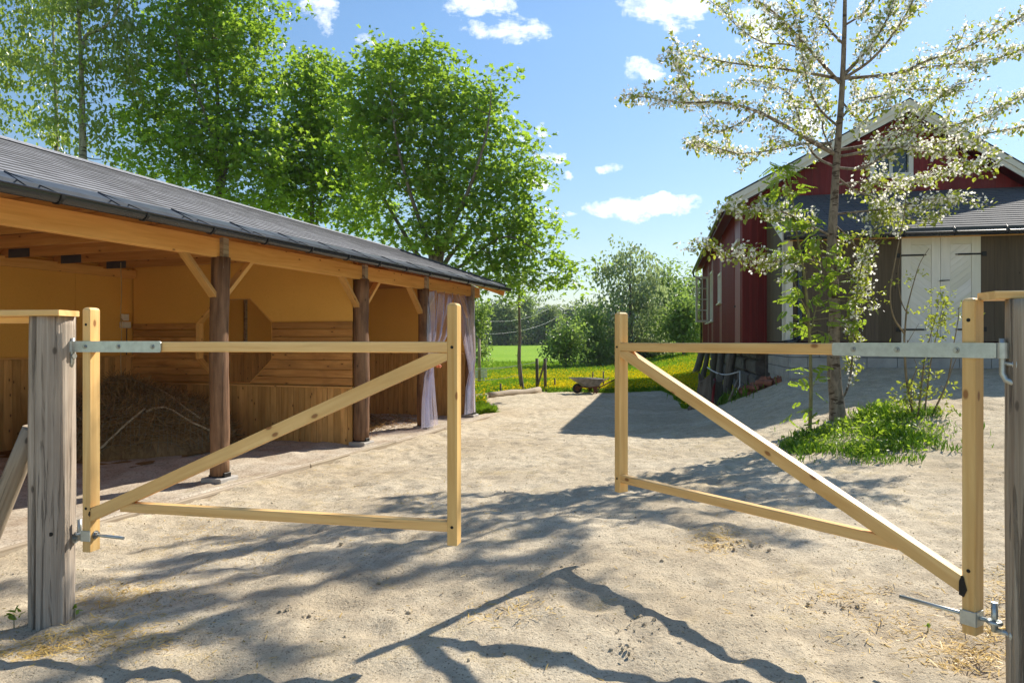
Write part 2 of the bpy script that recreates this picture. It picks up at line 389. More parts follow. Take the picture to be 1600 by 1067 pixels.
def plastic():
    g = G('clear_plastic_sheet'); r = g.noise(g.pos(), 6, 4, .6)
    tr = g.n('BsdfTransparent', Color=(.93, .91, .96)).outputs[0]
    di = g.n('BsdfTranslucent', Color=(.74, .70, .85)).outputs[0]; d2 = g.n('BsdfDiffuse', Color=(.72, .69, .80)).outputs[0]
    gl = g.n('BsdfGlossy', Color=(.95, .95, 1), Roughness=.18).outputs[0]
    a = g.n('MixShader', Fac=.5); g.set(a.inputs[1], di); g.set(a.inputs[2], d2)
    fr = g.n('LayerWeight', Blend=.35).outputs['Facing']
    b = g.n('MixShader', Fac=g.math('ADD', g.math('MULTIPLY', fr, .45), g.math('MULTIPLY', r, .22))); g.set(b.inputs[1], tr); g.set(b.inputs[2], a.outputs[0])
    c = g.n('MixShader', Fac=.13); g.set(c.inputs[1], b.outputs[0]); g.set(c.inputs[2], gl)
    return g.done(c.outputs[0])
M['plastic'] = plastic()
def glass():
    g = G('window_glass')
    return g.done(g.pbr((.03, .04, .05), .06, None, 0, .8))
M['glass'] = glass()
# ------------------------------------------------------------------ camera, light, sky
cam = bpy.data.cameras.new('camera'); cam.lens = 25; cam.sensor_width = 36; cam.clip_end = 6000; cam.clip_start = .05
co = bpy.data.objects.new('camera', cam); COL.objects.link(co); co.location = (0, 0, EYE); co.rotation_euler = (R(90), 0, 0)
cam.shift_y = 0.0
scene.camera = co
SUN_DIR = Vector((.85, .81, 1.0)).normalized()
sl = bpy.data.lights.new('sun', 'SUN'); sl.energy = 4.3; sl.angle = R(.55); sl.color = (1, .93, .82)
so = bpy.data.objects.new('sun', sl); COL.objects.link(so); so.rotation_euler = SUN_DIR.to_track_quat('Z', 'Y').to_euler(); so.location = (20, 20, 30)
w = bpy.data.worlds.new('World'); scene.world = w; w.use_nodes = True
class GW(G):
    def __init__(self, tree): self.t = tree
nt = w.node_tree; nt.nodes.clear(); g = GW(nt)
sky = nt.nodes.new('ShaderNodeTexSky'); sky.sky_type = 'NISHITA'; sky.sun_disc = False
sky.sun_elevation = math.asin(SUN_DIR.z); sky.sun_rotation = math.atan2(SUN_DIR.x, SUN_DIR.y)
sky.air_density = 1.15; sky.dust_density = .25; sky.ozone_density = 1.6; sky.altitude = 150
tc = g.n('TexCoord').outputs['Generated']
sx = g.n('SeparateXYZ', Vector=tc).outputs
inv = g.math('DIVIDE', 1.0, g.math('MAXIMUM', sx[1], .02))
ca = g.math('MULTIPLY', sx[0], inv); cb = g.math('MULTIPLY', sx[2], inv)
cv = g.n('CombineXYZ', X=ca, Y=cb).outputs[0]
w1 = g.n('TexNoise', Vector=cv, Scale=11., Detail=6., Roughness=.65).outputs['Color']; ws = g.n('SeparateColor', Color=w1).outputs
ca = g.math('ADD', ca, g.math('MULTIPLY', g.math('SUBTRACT', ws[0], .5), .085)); cb = g.math('ADD', cb, g.math('MULTIPLY', g.math('SUBTRACT', ws[1], .5), .05))
wob = g.noise(cv, 26, 7, .62); wisp = g.noise(g.mapv(cv, (9, 22, 1)), 1, 7, .68, .6)
mask = None
for px_, py_, wx, hy, s in [(742, 8, 46, 22, .85), (790, 45, 52, 20, .9), (1045, 12, 62, 26, 1.2), (1060, 38, 30, 14, .9), (1006, 108, 22, 15, 1.), (505, 22, 28, 26, .75), (570, 62, 26, 10, .45), (875, 75, 10, 10, .4),
                    (1005, 322, 70, 15, 1.25), (1020, 330, 50, 8, 1.1), (845, 281, 17, 9, 1.), (884, 276, 9, 7, 1.), (858, 244, 17, 8, 1.), (843, 206, 7, 7, .9), (864, 209, 7, 5, .8), (822, 224, 10, 10, .9), (957, 258, 17, 8, .7), (890, 334, 16, 4, .55), (860, 425, 12, 4, .4), (1265, 195, 26, 22, 1.1), (1190, 30, 40, 30, .9)]:
    A = (px_-800)/F; Bz = (533.5-py_)/F
    dx = g.math('DIVIDE', g.math('SUBTRACT', ca, A), wx/F*1.5); dz = g.math('DIVIDE', g.math('SUBTRACT', cb, Bz), hy/F*1.5)
    d = g.math('ADD', g.math('MULTIPLY', dx, dx), g.math('MULTIPLY', dz, dz))
    e = g.math('MULTIPLY', g.math('SUBTRACT', 1.0, d, clamp=True), s)
    mask = e if mask is None else g.math('MAXIMUM', mask, e)
nz = g.math('ADD', g.math('MULTIPLY', wob, .62), g.math('MULTIPLY', wisp, .5))
cm = g.math('ADD', mask, g.math('MULTIPLY', g.math('SUBTRACT', nz, .60), 5.2))
cm = g.ramp(g.math('MULTIPLY', cm, g.math('MINIMUM', g.math('MULTIPLY', mask, 4.0), 1.0)), [(.10, 0.), (1.0, 1.)])
cm = g.math('MULTIPLY', cm, g.math('GREATER_THAN', sx[1], .05))
haze = g.math('MULTIPLY', g.ramp(g.math('ADD', wisp, 0), [(.45, 0.), (.8, 1.)]), .0)
SKY_STR = .094
hz = g.ramp(sx[2], [(0., .62), (.10, .74), (.40, 1.)])
hs = g.n('HueSaturation', Saturation=1.16, Value=1.0, Color=sky.outputs[0]).outputs[0]
skc = g.mix(1.0, hs, hz, 'MULTIPLY')
cl = g.mix(g.math('MULTIPLY', cm, .95), skc, (9.2, 9.3, 9.5))
bg = g.n('Background', Color=cl, Strength=SKY_STR)
wo = nt.nodes.new('ShaderNodeOutputWorld'); nt.links.new(bg.outputs[0], wo.inputs[0])
scene.view_settings.view_transform = 'Standard'; scene.view_settings.look = 'None'
scene.view_settings.exposure = .86; scene.view_settings.gamma = 1
scene.cycles.use_denoising = True
scene.cycles.max_bounces = 10; scene.cycles.diffuse_bounces = 6; scene.cycles.transparent_max_bounces = 16; scene.cycles.caustics_reflective = False; scene.cycles.caustics_refractive = False

# ------------------------------------------------------------------ terrain
def st_(s, t, z): p = S(s, t, 0); return (p.x, p.y, z)
CP = [(-2.45, 3.75, .03), (-4, 3, 0), (-.6, 2.95, .1), (.33, 4.1, .19), (2.1, 3.1, .2), (3.5, 3.5, .28), (-1, 1.5, .08), (2, 1.2, .15), (-4, 0, 0), (4, 0, .2), (0, -6, .1), (8, -6, .2), (-8, -6, 0),
      (.62, 6.9, .1), (2.83, 6.3, .26), (-1.5, 6, .03), (-.5, 9, .03), (.85, 11.8, 0), (1.5, 16, -.02), (-.3, 15.5, -.04), (-.65, 18.9, 0), (.85, 21.2, 0), (3, 20.9, .02), (5.3, 22.3, 0),
      (4.36, 9.5, .5), (4.6, 7.5, .37), (6.84, 10, .81), (7.4, 12.4, 1.02), (5.35, 14.4, .66), (4.1, 14, .14), (10, 11.8, 1.05), (9, 8, .8), (9, 4, .5), (3.2, 12, .12), (3.1, 9.2, .25), (5.3, 12.8, .84), (5.0, 16.5, .02), (6.2, 14.6, .9),
      (7, 20, .05), (12, 16, 1.1), (14, 4, .7), (-8, 14, 0), (-12, 18, 0), (-6, 21, 0), (-13, 8, 0), (12, 23, .3)]
for s in (-4, -2, 0, 2, 4, 6, 7.6): CP += [st_(s, .5, -.015), st_(s, 1.0, -.085), st_(s, 1.5, -.03), st_(s, -1.2, -.3), st_(s, -3, -.3), st_(s, -4.6, -.2)]
cpa = np.array(CP); lam = .02
def _u(r): return np.where(r > 1e-9, r*r*np.log(np.maximum(r, 1e-9)), 0)
_d = np.linalg.norm(cpa[:, None, :2]-cpa[None, :, :2], axis=-1); _n = len(cpa)
_A = np.zeros((_n+3, _n+3)); _A[:_n, :_n] = _u(_d)+np.eye(_n)*lam; _A[:_n, _n] = 1; _A[:_n, _n+1:] = cpa[:, :2]; _A[_n, :_n] = 1; _A[_n+1:, :_n] = cpa[:, :2].T
_w = np.linalg.solve(_A, np.concatenate([cpa[:, 2], [0, 0, 0]]))
def sstep(a, b, x): t = np.clip((x-a)/(b-a), 0, 1); return t*t*(3-2*t)
def gz(x, y):
    x = np.asarray(x, float); y = np.asarray(y, float); sh = x.shape; x = x.ravel(); y = y.ravel()
    near = np.full_like(x, _w[_n])+_w[_n+1]*x+_w[_n+2]*y
    for i in range(_n): near += _w[i]*_u(np.hypot(x-cpa[i, 0], y-cpa[i, 1]))
    far = .95*sstep(55, 150, y)+sstep(5, 13, x)*.75*sstep(24, 34, y)*(1-sstep(70, 120, y)) - .12*sstep(22, 30, y)*(1-sstep(5, 10, x))*(1-sstep(40, 60, y))
    far += (vnoise(x/9, y/9, 3)-.5)*.15*sstep(24, 40, y)
    k = sstep(0, 6, np.maximum(np.maximum(np.abs(x)-11, y-22), -6-y))
    return (near*(1-k)+far*k).reshape(sh)
def gz1(x, y): return float(gz(np.array([x]), np.array([y]))[0])
def grow(a, step, ratio, end):
    o = []
    x = a
    while abs(x) < abs(end):
        step *= ratio; x += step; o.append(x)
    return o
xs = np.array(sorted(grow(-4.5, -.045, 1.09, -1500)+list(np.arange(-4.5, 6.5, .045))+grow(6.455, .045, 1.09, 1500)))
ys = np.array(sorted(grow(2.2, -.05, 1.3, -60)+list(np.arange(2.2, 12, .045))+grow(11.955, .045, 1.021, 1000)))
YARD = [Vector(p) for p in [(-14, -60), (-14, 5), (-8, 12), st_(7.5, -4.6, 0)[:2], st_(8.1, .3, 0)[:2], (-.75, 18.9), (.85, 21.1), (3, 20.7), (4.6, 21.6), (4.55, 19), (4.2, 17.3), (4.6, 16.2), (5.6, 15.9), (7, 16), (16, 13), (20, -60)]]
def in_poly(x, y, poly):
    ins = np.zeros(x.shape, bool); j = len(poly)-1
    for i in range(len(poly)):
        xi, yi, xj, yj = poly[i][0], poly[i][1], poly[j][0], poly[j][1]
        c = ((yi > y) != (yj > y)) & (x < (xj-xi)*(y-yi)/((yj-yi) or 1e-9)+xi); ins ^= c; j = i
    return ins
X, Y = np.meshgrid(xs, ys); Z = gz(X, Y)
wx = (vnoise(X*1.3, Y*1.3, 8)-.5)*.5; wy = (vnoise(X*1.3, Y*1.3, 9)-.5)*.5
yard_v = in_poly(X+wx, Y+wy, YARD)
def trample(x, y):
    a = (vnoise(x*1.7, y*1.7, 1)-.5)*.022+(vnoise(x*4.1, y*4.1, 2)-.5)*.015+(vnoise(x*9, y*9, 4)-.5)*.02+(vnoise(x*17, y*17, 5)-.5)*.014
    hoof = np.clip(vnoise(x*5.3+31, y*5.3, 6)-.66, 0, 1); rdg = np.abs(vnoise(x*3.1, y*3.1+7, 12)-.5)
    return a-hoof*.08+np.clip(.08-rdg, 0, 1)*.10
TR = trample(X, Y)
_hr = np.random.default_rng(5)
for _ in range(900):      # hoof and foot prints: a dent with a raised rim
    hx_, hy_ = _hr.uniform(-4.2, 6.2), 2.4+_hr.random()**1.25*9.4
    i0, i1 = np.searchsorted(xs, (hx_-.2, hx_+.2)); j0, j1 = np.searchsorted(ys, (hy_-.2, hy_+.2))
    ang = _hr.uniform(0, 3.14); rx_, ry_ = _hr.uniform(.05, .075), _hr.uniform(.065, .12); dx_ = X[j0:j1, i0:i1]-hx_; dy_ = Y[j0:j1, i0:i1]-hy_
    a_ = (dx_*math.cos(ang)+dy_*math.sin(ang))/rx_; b_ = (-dx_*math.sin(ang)+dy_*math.cos(ang))/ry_; q_ = np.sqrt(a_*a_+b_*b_); dp = _hr.uniform(.004, .017)
    TR[j0:j1, i0:i1] += -dp*np.exp(-q_**4)+dp*.5*np.exp(-((q_-1.35)/.3)**2)*(.5+.5*np.sign(_hr.random()-.3)*np.clip(a_, -1, 1))
Z2 = Z+np.where(yard_v, TR, TR*.25*(Y < 40))
ny, nx = X.shape
idx = np.arange(ny*nx).reshape(ny, nx)
faces = np.stack([idx[:-1, :-1], idx[:-1, 1:], idx[1:, 1:], idx[1:, :-1]], -1).reshape(-1, 4)
cxm = (X[:-1, :-1]+X[1:, 1:]).ravel()/2; cym = (Y[:-1, :-1]+Y[1:, 1:]).ravel()/2
isy = in_poly(cxm+(vnoise(cxm*1.3, cym*1.3, 8)-.5)*.5, cym+(vnoise(cxm*1.3, cym*1.3, 9)-.5)*.5, YARD)
allv = np.stack([X, Y, Z2], -1).reshape(-1, 3)
def sub(fs):
    u, inv_ = np.unique(fs, return_inverse=True); return allv[u], inv_.reshape(fs.shape)
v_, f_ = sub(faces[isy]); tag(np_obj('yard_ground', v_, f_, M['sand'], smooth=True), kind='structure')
v_, f_ = sub(faces[~isy]); tag(np_obj('meadow', v_, f_, M['meadow'], smooth=True), kind='structure')
def ground(x, y): return float(gz(np.array([x]), np.array([y]))[0]+trample(np.array([x]), np.array([y]))[0])
# distant forested hills, a ridge with a bumpy tree line
hx = np.linspace(-700, 900, 420); hv = []
for r, (dy, fr) in enumerate([(0, 0), (6, .55), (25, .85), (60, 1.), (160, .9), (260, 0)]):
    hgt = 16+16*vnoise(hx/170, hx*0+3, 21)+7*vnoise(hx/60, hx*0+1, 22)
    bump = (vnoise(hx/6+r*9, hx*0+r, 23)*4.5+vnoise(hx/14+r*5, hx*0+r, 24)*3)*(1 if 0 < fr else 0)
    hv.append(np.stack([hx, np.full_like(hx, 430+dy), fr*hgt+bump], -1))
hv = np.concatenate(hv); n_ = len(hx); ii = np.arange(6*n_).reshape(6, n_)
tag(np_obj('hills', hv, np.stack([ii[:-1, :-1], ii[:-1, 1:], ii[1:, 1:], ii[1:, :-1]], -1).reshape(-1, 4), M['hill'], smooth=False), kind='structure')

# ------------------------------------------------------------------ shed
shed = empty('open_shed', S(2, -2, 0), 'long open-fronted timber stable shed on peeled log posts under a grey shingle roof', 'shed')
def roofpt(s, f, dz=0):    # f = 0 at the eave, 1 at the ridge (front slope); f>1 goes down the back
    rz = 3.68-(s+1)*.0145; ez = 2.66
    t = .47-2.57*f if f <= 1 else -2.1-2.57*(f-1)
    z = ez+(rz-ez)*f if f <= 1 else rz-(rz-ez)*(f-1)
    return S(s, t, z+dz)
SR0, SR1 = -5.2, 7.9
mb = MB(); NR = 19
ns = 26
for r in range(NR):
    f0, f1 = r/NR, (r+1.06)/NR
    for (fa, fb) in ((f0, f1),):
        for k in range(ns):
            s0 = SR0+(SR1-SR0)*k/ns; s1 = SR0+(SR1-SR0)*(k+1)/ns
            b = len(mb.v); L = 2.77
            for (s, f, z) in ((s0, fa, .022), (s1, fa, .022), (s1, fb, .010), (s0, fb, .010), (s0, fa, .0), (s1, fa, .0)):
                mb.v.append(tuple(roofpt(s, f, z+random.uniform(-.0015, .0015))))
            mb.face((b, b+1, b+2, b+3), [(s0, fa*NR*.15), (s1, fa*NR*.15), (s1, fb*NR*.15), (s0, fb*NR*.15)], random.random())
            mb.face((b+4, b+5, b+1, b), [(s0, fa*NR*.15-.01), (s1, fa*NR*.15-.01), (s1, fa*NR*.15), (s0, fa*NR*.15)], random.random())
b = len(mb.v)   # back slope and underlay
for p in (roofpt(SR0, 1, .012), roofpt(SR1, 1, .012), roofpt(SR1, 2, .012), roofpt(SR0, 2, .012)): mb.v.append(tuple(p))
mb.face((b+3, b+2, b+1, b), [(0, 0), (8, 0), (8, 3), (0, 3)], .5)
roof = mb.build('roof', M['shingle'], shed)
mb = MB()     # roof deck boards under the shingles
for f0, f1 in ((0, 1), (1, 2)):
    for k in range(13):
        s0 = SR0+(SR1-SR0)*k/13; s1 = SR0+(SR1-SR0)*(k+1)/13-.002
        for q in range(8):
            fa, fb = f0+(f1-f0)*q/8, f0+(f1-f0)*(q+1)/8-.001
            mb.board([roofpt(s0, fa, -.012), roofpt(s1, fa, -.012), roofpt(s1, fb, -.012), roofpt(s0, fb, -.012)], Vector((0, 0, -.02)), U)
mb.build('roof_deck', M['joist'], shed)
mb = MB()     # ridge cap
mb.loft([[roofpt(s, .955, .03), roofpt(s, 1, .045), roofpt(s, 1.045, .03), roofpt(s, 1, .02)] for s in np.linspace(SR0, SR1, 24)])
mb.build('ridge_cap', M['shingle'], roof)
mb = MB()     # eave flashing, lies on the lowest course and folds over the edge
for k in range(7):
    s0 = SR0+(SR1-SR0)*k/7; s1 = SR0+(SR1-SR0)*(k+1)/7+.03
    e = .003*(k % 2)
    mb.loft([[roofpt(s, .082, .034+e), roofpt(s, -.01, .034+e), roofpt(s, -.012, -.07), roofpt(s, -.006, -.07), roofpt(s, -.004, .028+e), roofpt(s, .082, .028+e)] for s in (s0, s1)])
mb.build('eave_flashing', M['flash'], shed)
for s in (SR0, SR1):     # dark verge trim and board at both gables
    for f0, f1 in ((-.01, 1), (1, 2.01)):
        mb = MB(); mb.bar(roofpt(s, f0, .005), roofpt(s, f1, .005), .05, .10); mb.build('verge_trim', M['gutter'], shed)
        q = -.02 if s < 0 else .027
        mb = MB(); mb.bar(roofpt(s+q, max(f0, 0), -.125), roofpt(s+q, min(f1, 2), -.125), .022, .13); mb.build('barge_board', M['beam'], shed)
# gutter
mb = MB(); GT = .515; GZ0 = 2.615
prof = [(GT+.055+.058*math.cos(a), GZ0-.0+.062*math.sin(a)-.0) for a in [math.pi+math.pi*i/10 for i in range(11)]]
prof = [(prof[0][0]-.0, GZ0+.015)]+prof+[(prof[-1][0]+.004, GZ0+.012), (prof[-1][0]+.012, GZ0+.006), (prof[-1][0]+.006, GZ0-.004)]
inner = [(p[0]+(GT+.055-p[0])*.05, p[1]+.004) for p in prof[:-3]][::-1]
ring = prof+inner
mb.loft([[S(s, t, z) for t, z in ring] for s in np.linspace(SR0+.05, SR1+.02, 14)], smooth=False)
gut = mb.build('gutter', M['gutter'], shed)
for s in np.arange(-4.77, 7.9, .8):
    mb = MB()
    arc = [S(s, GT+.055+.066*math.cos(a), GZ0+.068*math.sin(a)) for a in [math.pi+math.pi*i/8 for i in range(9)]]
    for k in range(8): mb.bar(arc[k], arc[k+1], .028, .005, U.cross(UP) if False else (arc[k]-S(s, GT+.055, GZ0)))
    top = arc[-1]
    apx = roofpt(s-.2, .072, .043); mb.tube([top, apx], .0055, 5); mb.tube([S(s-.29, GT+.116, GZ0+.012), apx], .0055, 5)
    mb.build('gutter_bracket', M['iron'], gut)
# posts
posts = [-2.95, 0, 2.95, 5.02, 7.15]
for i, s in enumerate(posts):
    mb = MB(); zs = np.linspace(.03, 2.43, 16); ph = random.random()*6
    r0 = [.105, .100, .115, .105, .09][i]
    ctr = [S(s+.012*math.sin(z*2+ph), .0+.01*math.sin(z*3+ph*2), z) for z in zs]
    mb.tube(ctr, [r0*(1.04-.05*z/2.4+random.uniform(-.025, .025)) for z in zs], 18, wob=.02)
    p = mb.build('post', M['log'], shed)
    mb = MB(); mb.box(S(s, .062, 2.47), .085, .05, .34, U); mb.build('post_tongue', M['weathered'], p)
    mb = MB(); mb.box(S(s, 0, -.045), .27, .27, .11, U, .012); mb.build('footing', M['concrete'], p)
    mb = MB(); mb.box(S(s, 0, .02), .12, .2, .025, U); mb.box(S(s, .1, .035), .1, .02, .05, U); mb.build('post_shoe', M['iron'], p)
    for sg in (-1, 1):
        if i == 4 and sg > 0: continue
        mb = MB(); mb.bar(S(s+sg*.07, -.02, 2.0), S(s+sg*.52, -.02, 2.44), .048, .098, V); mb.build('knee_brace', M['plank'] if sg < 0 else M['beam'], shed)
mb = MB()
cuts = [SR0+.1]+posts[1:]+[SR1-.25]
for a, b_ in zip(cuts[:-1], cuts[1:]):
    mb.bar(S(a+.04, -.015, 2.525), S(b_-.04, -.015, 2.525), .098, .205, c=.004)
mb.build('front_beam', M['beam'], shed)
mb = MB(); mb.bar(S(SR0+.1, -4.28, 2.62), S(2.83, -4.28, 2.62), .05, .14); mb.bar(S(3.05, -4.28, 2.62), S(7.1, -4.28, 2.62), .05, .14); mb.build('back_beam', M['beam'], shed)
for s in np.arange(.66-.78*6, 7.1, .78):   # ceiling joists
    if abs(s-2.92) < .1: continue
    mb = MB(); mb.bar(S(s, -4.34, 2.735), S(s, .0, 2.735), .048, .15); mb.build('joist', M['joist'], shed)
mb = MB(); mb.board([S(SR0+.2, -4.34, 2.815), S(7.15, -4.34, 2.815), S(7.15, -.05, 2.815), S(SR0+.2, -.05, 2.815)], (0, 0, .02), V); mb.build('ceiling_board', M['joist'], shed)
# joist hangers, dark plates near the back beam
for s in (-.12, .66, 1.44, 2.22):
    mb = MB(); mb.box(S(s-.03, -3.98, 2.715), .006, .40, .12, U, 0); mb.build('nail_plate', M['flash'], shed)
# back wall
mb = MB()
for k in range(4):
    a = -4.2+3.0*k; mb.board([S(a, -4.37, 1.22), S(min(a+2.994, 7.15), -4.37, 1.22), S(min(a+2.994, 7.15), -4.37, 2.82), S(a, -4.37, 2.82)], -V*.03, U)
bw = mb.build('back_wall_board', M['fibre'], shed)
mb = MB(); s = -4.2
while s < 7.1:
    wd = random.choice((.098, .12, .12)); mb.board([S(s, -4.36, -.1), S(s+wd-.006, -4.36, -.1), S(s+wd-.006, -4.36, 1.24+random.uniform(-.004, .004)), S(s, -4.36, 1.24)], V*(.02+random.uniform(0, .005)), UP); s += wd
mb.bar(S(-4.2, -4.33, 1.255), S(7.1, -4.33, 1.255), .05, .025)
mb.build('back_wall_plank', M['plank'], shed)
for s in (3.9, 5.6):
    mb = MB(); mb.box(S(s, -4.33, 1.92), .07, .035, 1.28, U); mb.build('wall_batten', M['graypole'], shed)
# partition with an octagonal opening
SP = 2.86
oc_t = (-3.01, -2.59, -1.94, -1.52); oc_z = (.84, 1.22, 1.80, 2.18)
OCT = [(oc_t[1], oc_z[0]), (oc_t[2], oc_z[0]), (oc_t[3], oc_z[1]), (oc_t[3], oc_z[2]), (oc_t[2], oc_z[3]), (oc_t[1], oc_z[3]), (oc_t[0], oc_z[2]), (oc_t[0], oc_z[1])]
def oct_lr(z):
    if z <= oc_z[0] or z >= oc_z[3]:
        return (oc_t[1], oc_t[2])
    k = 0
    if z < oc_z[1]: k = 1-(z-oc_z[0])/(oc_z[1]-oc_z[0])
    elif z > oc_z[2]: k = (z-oc_z[2])/(oc_z[3]-oc_z[2])
    return (oc_t[0]+(oc_t[1]-oc_t[0])*k, oc_t[3]-(oc_t[3]-oc_t[2])*k)
def strip(mb, z0, z1, s, ext, along, gap=.004, T0=-4.34, T1=-.09):
    rr = random.random()
    if z1 <= oc_z[0]+1e-6 or z0 >= oc_z[3]-1e-6:
        mb.board([S(s, T0, z0+gap), S(s, T1, z0+gap), S(s, T1, z1-gap), S(s, T0, z1-gap)], ext, along, rr); return
    l0, r0 = oct_lr(z0+1e-4); l1, r1 = oct_lr(z1-1e-4)
    mb.board([S(s, T0, z0+gap), S(s, l0, z0+gap), S(s, l1, z1-gap), S(s, T0, z1-gap)], ext, along, rr)
    mb.board([S(s, r0, z0+gap), S(s, T1, z0+gap), S(s, T1, z1-gap), S(s, r1, z1-gap)], ext, along, random.random())
mb = MB(); z = oc_z[0]
while z < oc_z[2]-.02:
    z1 = min(z+.118, oc_z[1] if z < oc_z[1]-.02 else oc_z[2])
    if (oc_z[1]-z1) > 0 and oc_z[1]-z1 < .05: z1 = oc_z[1]
    strip(mb, z, z1, SP, -U*(.02+random.uniform(0, .008)), V); z = z1
part_h = mb.build('partition_board', M['plank2'], shed)
mb = MB(); strip(mb, oc_z[2], oc_z[3], SP, -U*.012, V, 0); strip(mb, oc_z[3], 2.8, SP, -U*.012, V, 0)
mb.build('partition_panel', M['fibre'], shed)
mb = MB(); strip(mb, -.1, oc_z[0], SP+.12, U*.012, V, 0); strip(mb, oc_z[0], oc_z[1], SP+.12, U*.012, V, 0); strip(mb, oc_z[1], oc_z[2], SP+.12, U*.012, V, 0); strip(mb, oc_z[2], oc_z[3], SP+.12, U*.012, V, 0); strip(mb, oc_z[3], 2.8, SP+.12, U*.012, V, 0)
mb.build('partition_back_panel', M['fibre'], shed)
mb = MB(); t = -4.34
while t < -.12:
    wd = random.choice((.098, .12, .11)); mb.board([S(SP-.012, t, -.1), S(SP-.012, min(t+wd-.006, -.09), -.1), S(SP-.012, min(t+wd-.006, -.09), .80), S(SP-.012, t, .80)], -U*(.02+random.uniform(0, .006)), UP); t += wd
mb.bar(S(SP-.03, -4.34, .815), S(SP-.03, -.09, .815), .055, .026)
mb.build('partition_plank', M['plank'], shed)
mb = MB()
for i in range(8):
    a, b_ = OCT[i], OCT[(i+1) % 8]
    for (d0, dd) in ((SP-.022, .055), (SP+.036, .095)):
        inn = lambda q, m=.012: (q[0]+(-2.265-q[0])*m/.74*1.0, q[1]+(1.51-q[1])*m/.67)
        ai, bi = inn(a), inn(b_)
        mb.board([S(d0, a[0], a[1]), S(d0, b_[0], b_[1]), S(d0, bi[0], bi[1]), S(d0, ai[0], ai[1])], U*dd, V*(b_[0]-a[0])+UP*(b_[1]-a[1]))
mb.build('hatch_frame', M['beam'], shed)
# end wall
mb = MB(); mb.board([S(7.16, -4.37, 1.2), S(7.16, -.1, 1.2), S(7.16, -.1, 2.82), S(7.16, -4.37, 2.82)], U*.02, V); mb.build('end_wall_board', M['fibre'], shed)
mb = MB(); t = -4.34
while t < -.12:
    wd = random.choice((.098, .12, .12)); mb.board([S(7.155, t, -.1), S(7.155, min(t+wd-.006, -.1), -.1), S(7.155, min(t+wd-.006, -.1), 1.24), S(7.155, t, 1.24)], -U*(.02+random.uniform(0, .006)), UP); t += wd
mb.bar(S(7.12, -4.34, 1.255), S(7.12, -.1, 1.255), .05, .025)
mb.build('end_wall_plank', M['plank'], shed)
mb = MB(); mb.bar(S(7.24, -.0, -.05), S(7.24, -.0, 2.6), .05, .12, V); mb.build('corner_board', M['white'], shed)
mb = MB(); t = -4.37
while t < -.1:
    mb.board([S(7.19, t, -.1), S(7.19, t+.14, -.1), S(7.19, t+.14, 2.85), S(7.19, t, 2.85)], U*.02, UP); t += .146
mb.build('gable_cladding', M['plank'], shed)
mb = MB(); mb.bar(S(7.1, -4.3, 2.70), S(7.1, -.1, 2.70), .05, .15); mb.build('end_beam', M['joist'], shed)
# floor inside
fx = np.linspace(-5.4, 7.5, 190); ft = np.linspace(-4.4, .40, 80); FS, FT = np.meshgrid(fx, ft)
base = np.array([P1.x+U.x*FS+V.x*FT, P1.y+U.y*FS+V.y*FT])
fz = -.035+(vnoise(FS*2.2, FT*2.2, 31)-.5)*.05+(vnoise(FS*7, FT*7, 32)-.5)*.03
edge = sstep(.2, .32, FT); fz = fz*(1-edge)+(-.012)*edge; fz = np.where(FT > .395, -.2, fz)
ii = np.arange(fx.size*ft.size).reshape(ft.size, fx.size)
np_obj('floor', np.stack([base[0], base[1], fz], -1).reshape(-1, 3), np.stack([ii[:-1, :-1], ii[:-1, 1:], ii[1:, 1:], ii[1:, :-1]], -1).reshape(-1, 4), M['floor'], shed, smooth=True)
mb = MB()
for k in range(6): mb.bar(S(-5.4+2.15*k, .42+.008*(k % 2), -.06-.006*(k % 3)), S(-5.4+2.15*k+2.14, .42+.01*(k % 2), -.058), .05, .12, c=.012)
mb.build('floor_kerb', M['graypole'], shed)

# white junction box on the back wall
sw = empty('switch_box', S(2.78, -4.31, 1.75), 'white plastic switch box with a box below it on the corner of the shed wall', 'switch box')
mb = MB(); mb.box(S(2.66, -4.32, 1.90), .11, .06, .11, U, .006); mb.build('upper_box', M['plasticwhite'], sw)
mb = MB(); mb.box(S(2.66, -4.31, 1.775), .15, .08, .10, U, .006); mb.build('lower_box', M['plasticwhite'], sw)
mb = MB(); mb.tube([S(2.69, -4.31, 1.72), S(2.69, -4.315, 1.28)], .009, 6); mb.build('conduit', M['cable'], sw)
# ---- hay pile with a net
HC = S(1.78, -3.0, -.03)
def hay_h(a, b):   # local coordinates a along U, b along V
    d = np.hypot((a+.1)/1.35, (b+.0)/1.38)
    m = .86*np.clip(1-d**2.3, 0, 1)**.62
    pk = .26*np.exp(-((a+.15)**2+(b+.25)**2)/.12)
    return np.maximum(0, m*(.86+.14*vnoise(a*2.2+9, b*2.2, 41))+pk*(d < 1)*1.-.03+.05*(vnoise(a*8, b*8, 42)-.5))
ga = np.linspace(-1.5, 1.03, 90); GA, GB = np.meshgrid(ga, np.linspace(-1.42, 1.42, 90)); GH = hay_h(GA, GB)
def HP(a, b, dz=0):
    h = hay_h(np.asarray(a, float), np.asarray(b, float))+dz
    return np.stack([HC.x+U.x*a+V.x*b, HC.y+U.y*a+V.y*b, HC.z+h], -1)
hay = empty('hay_pile', HC, 'brown heap of hay under a rope net inside the shed behind the first post', 'hay pile')
ii = np.arange(8100).reshape(90, 90)
np_obj('hay_heap', HP(GA, GB).reshape(-1, 3), np.stack([ii[:-1, :-1], ii[:-1, 1:], ii[1:, 1:], ii[1:, :-1]], -1).reshape(-1, 4), M['hay'], hay, rnd=RNG.random(89*89)*.6, smooth=True)
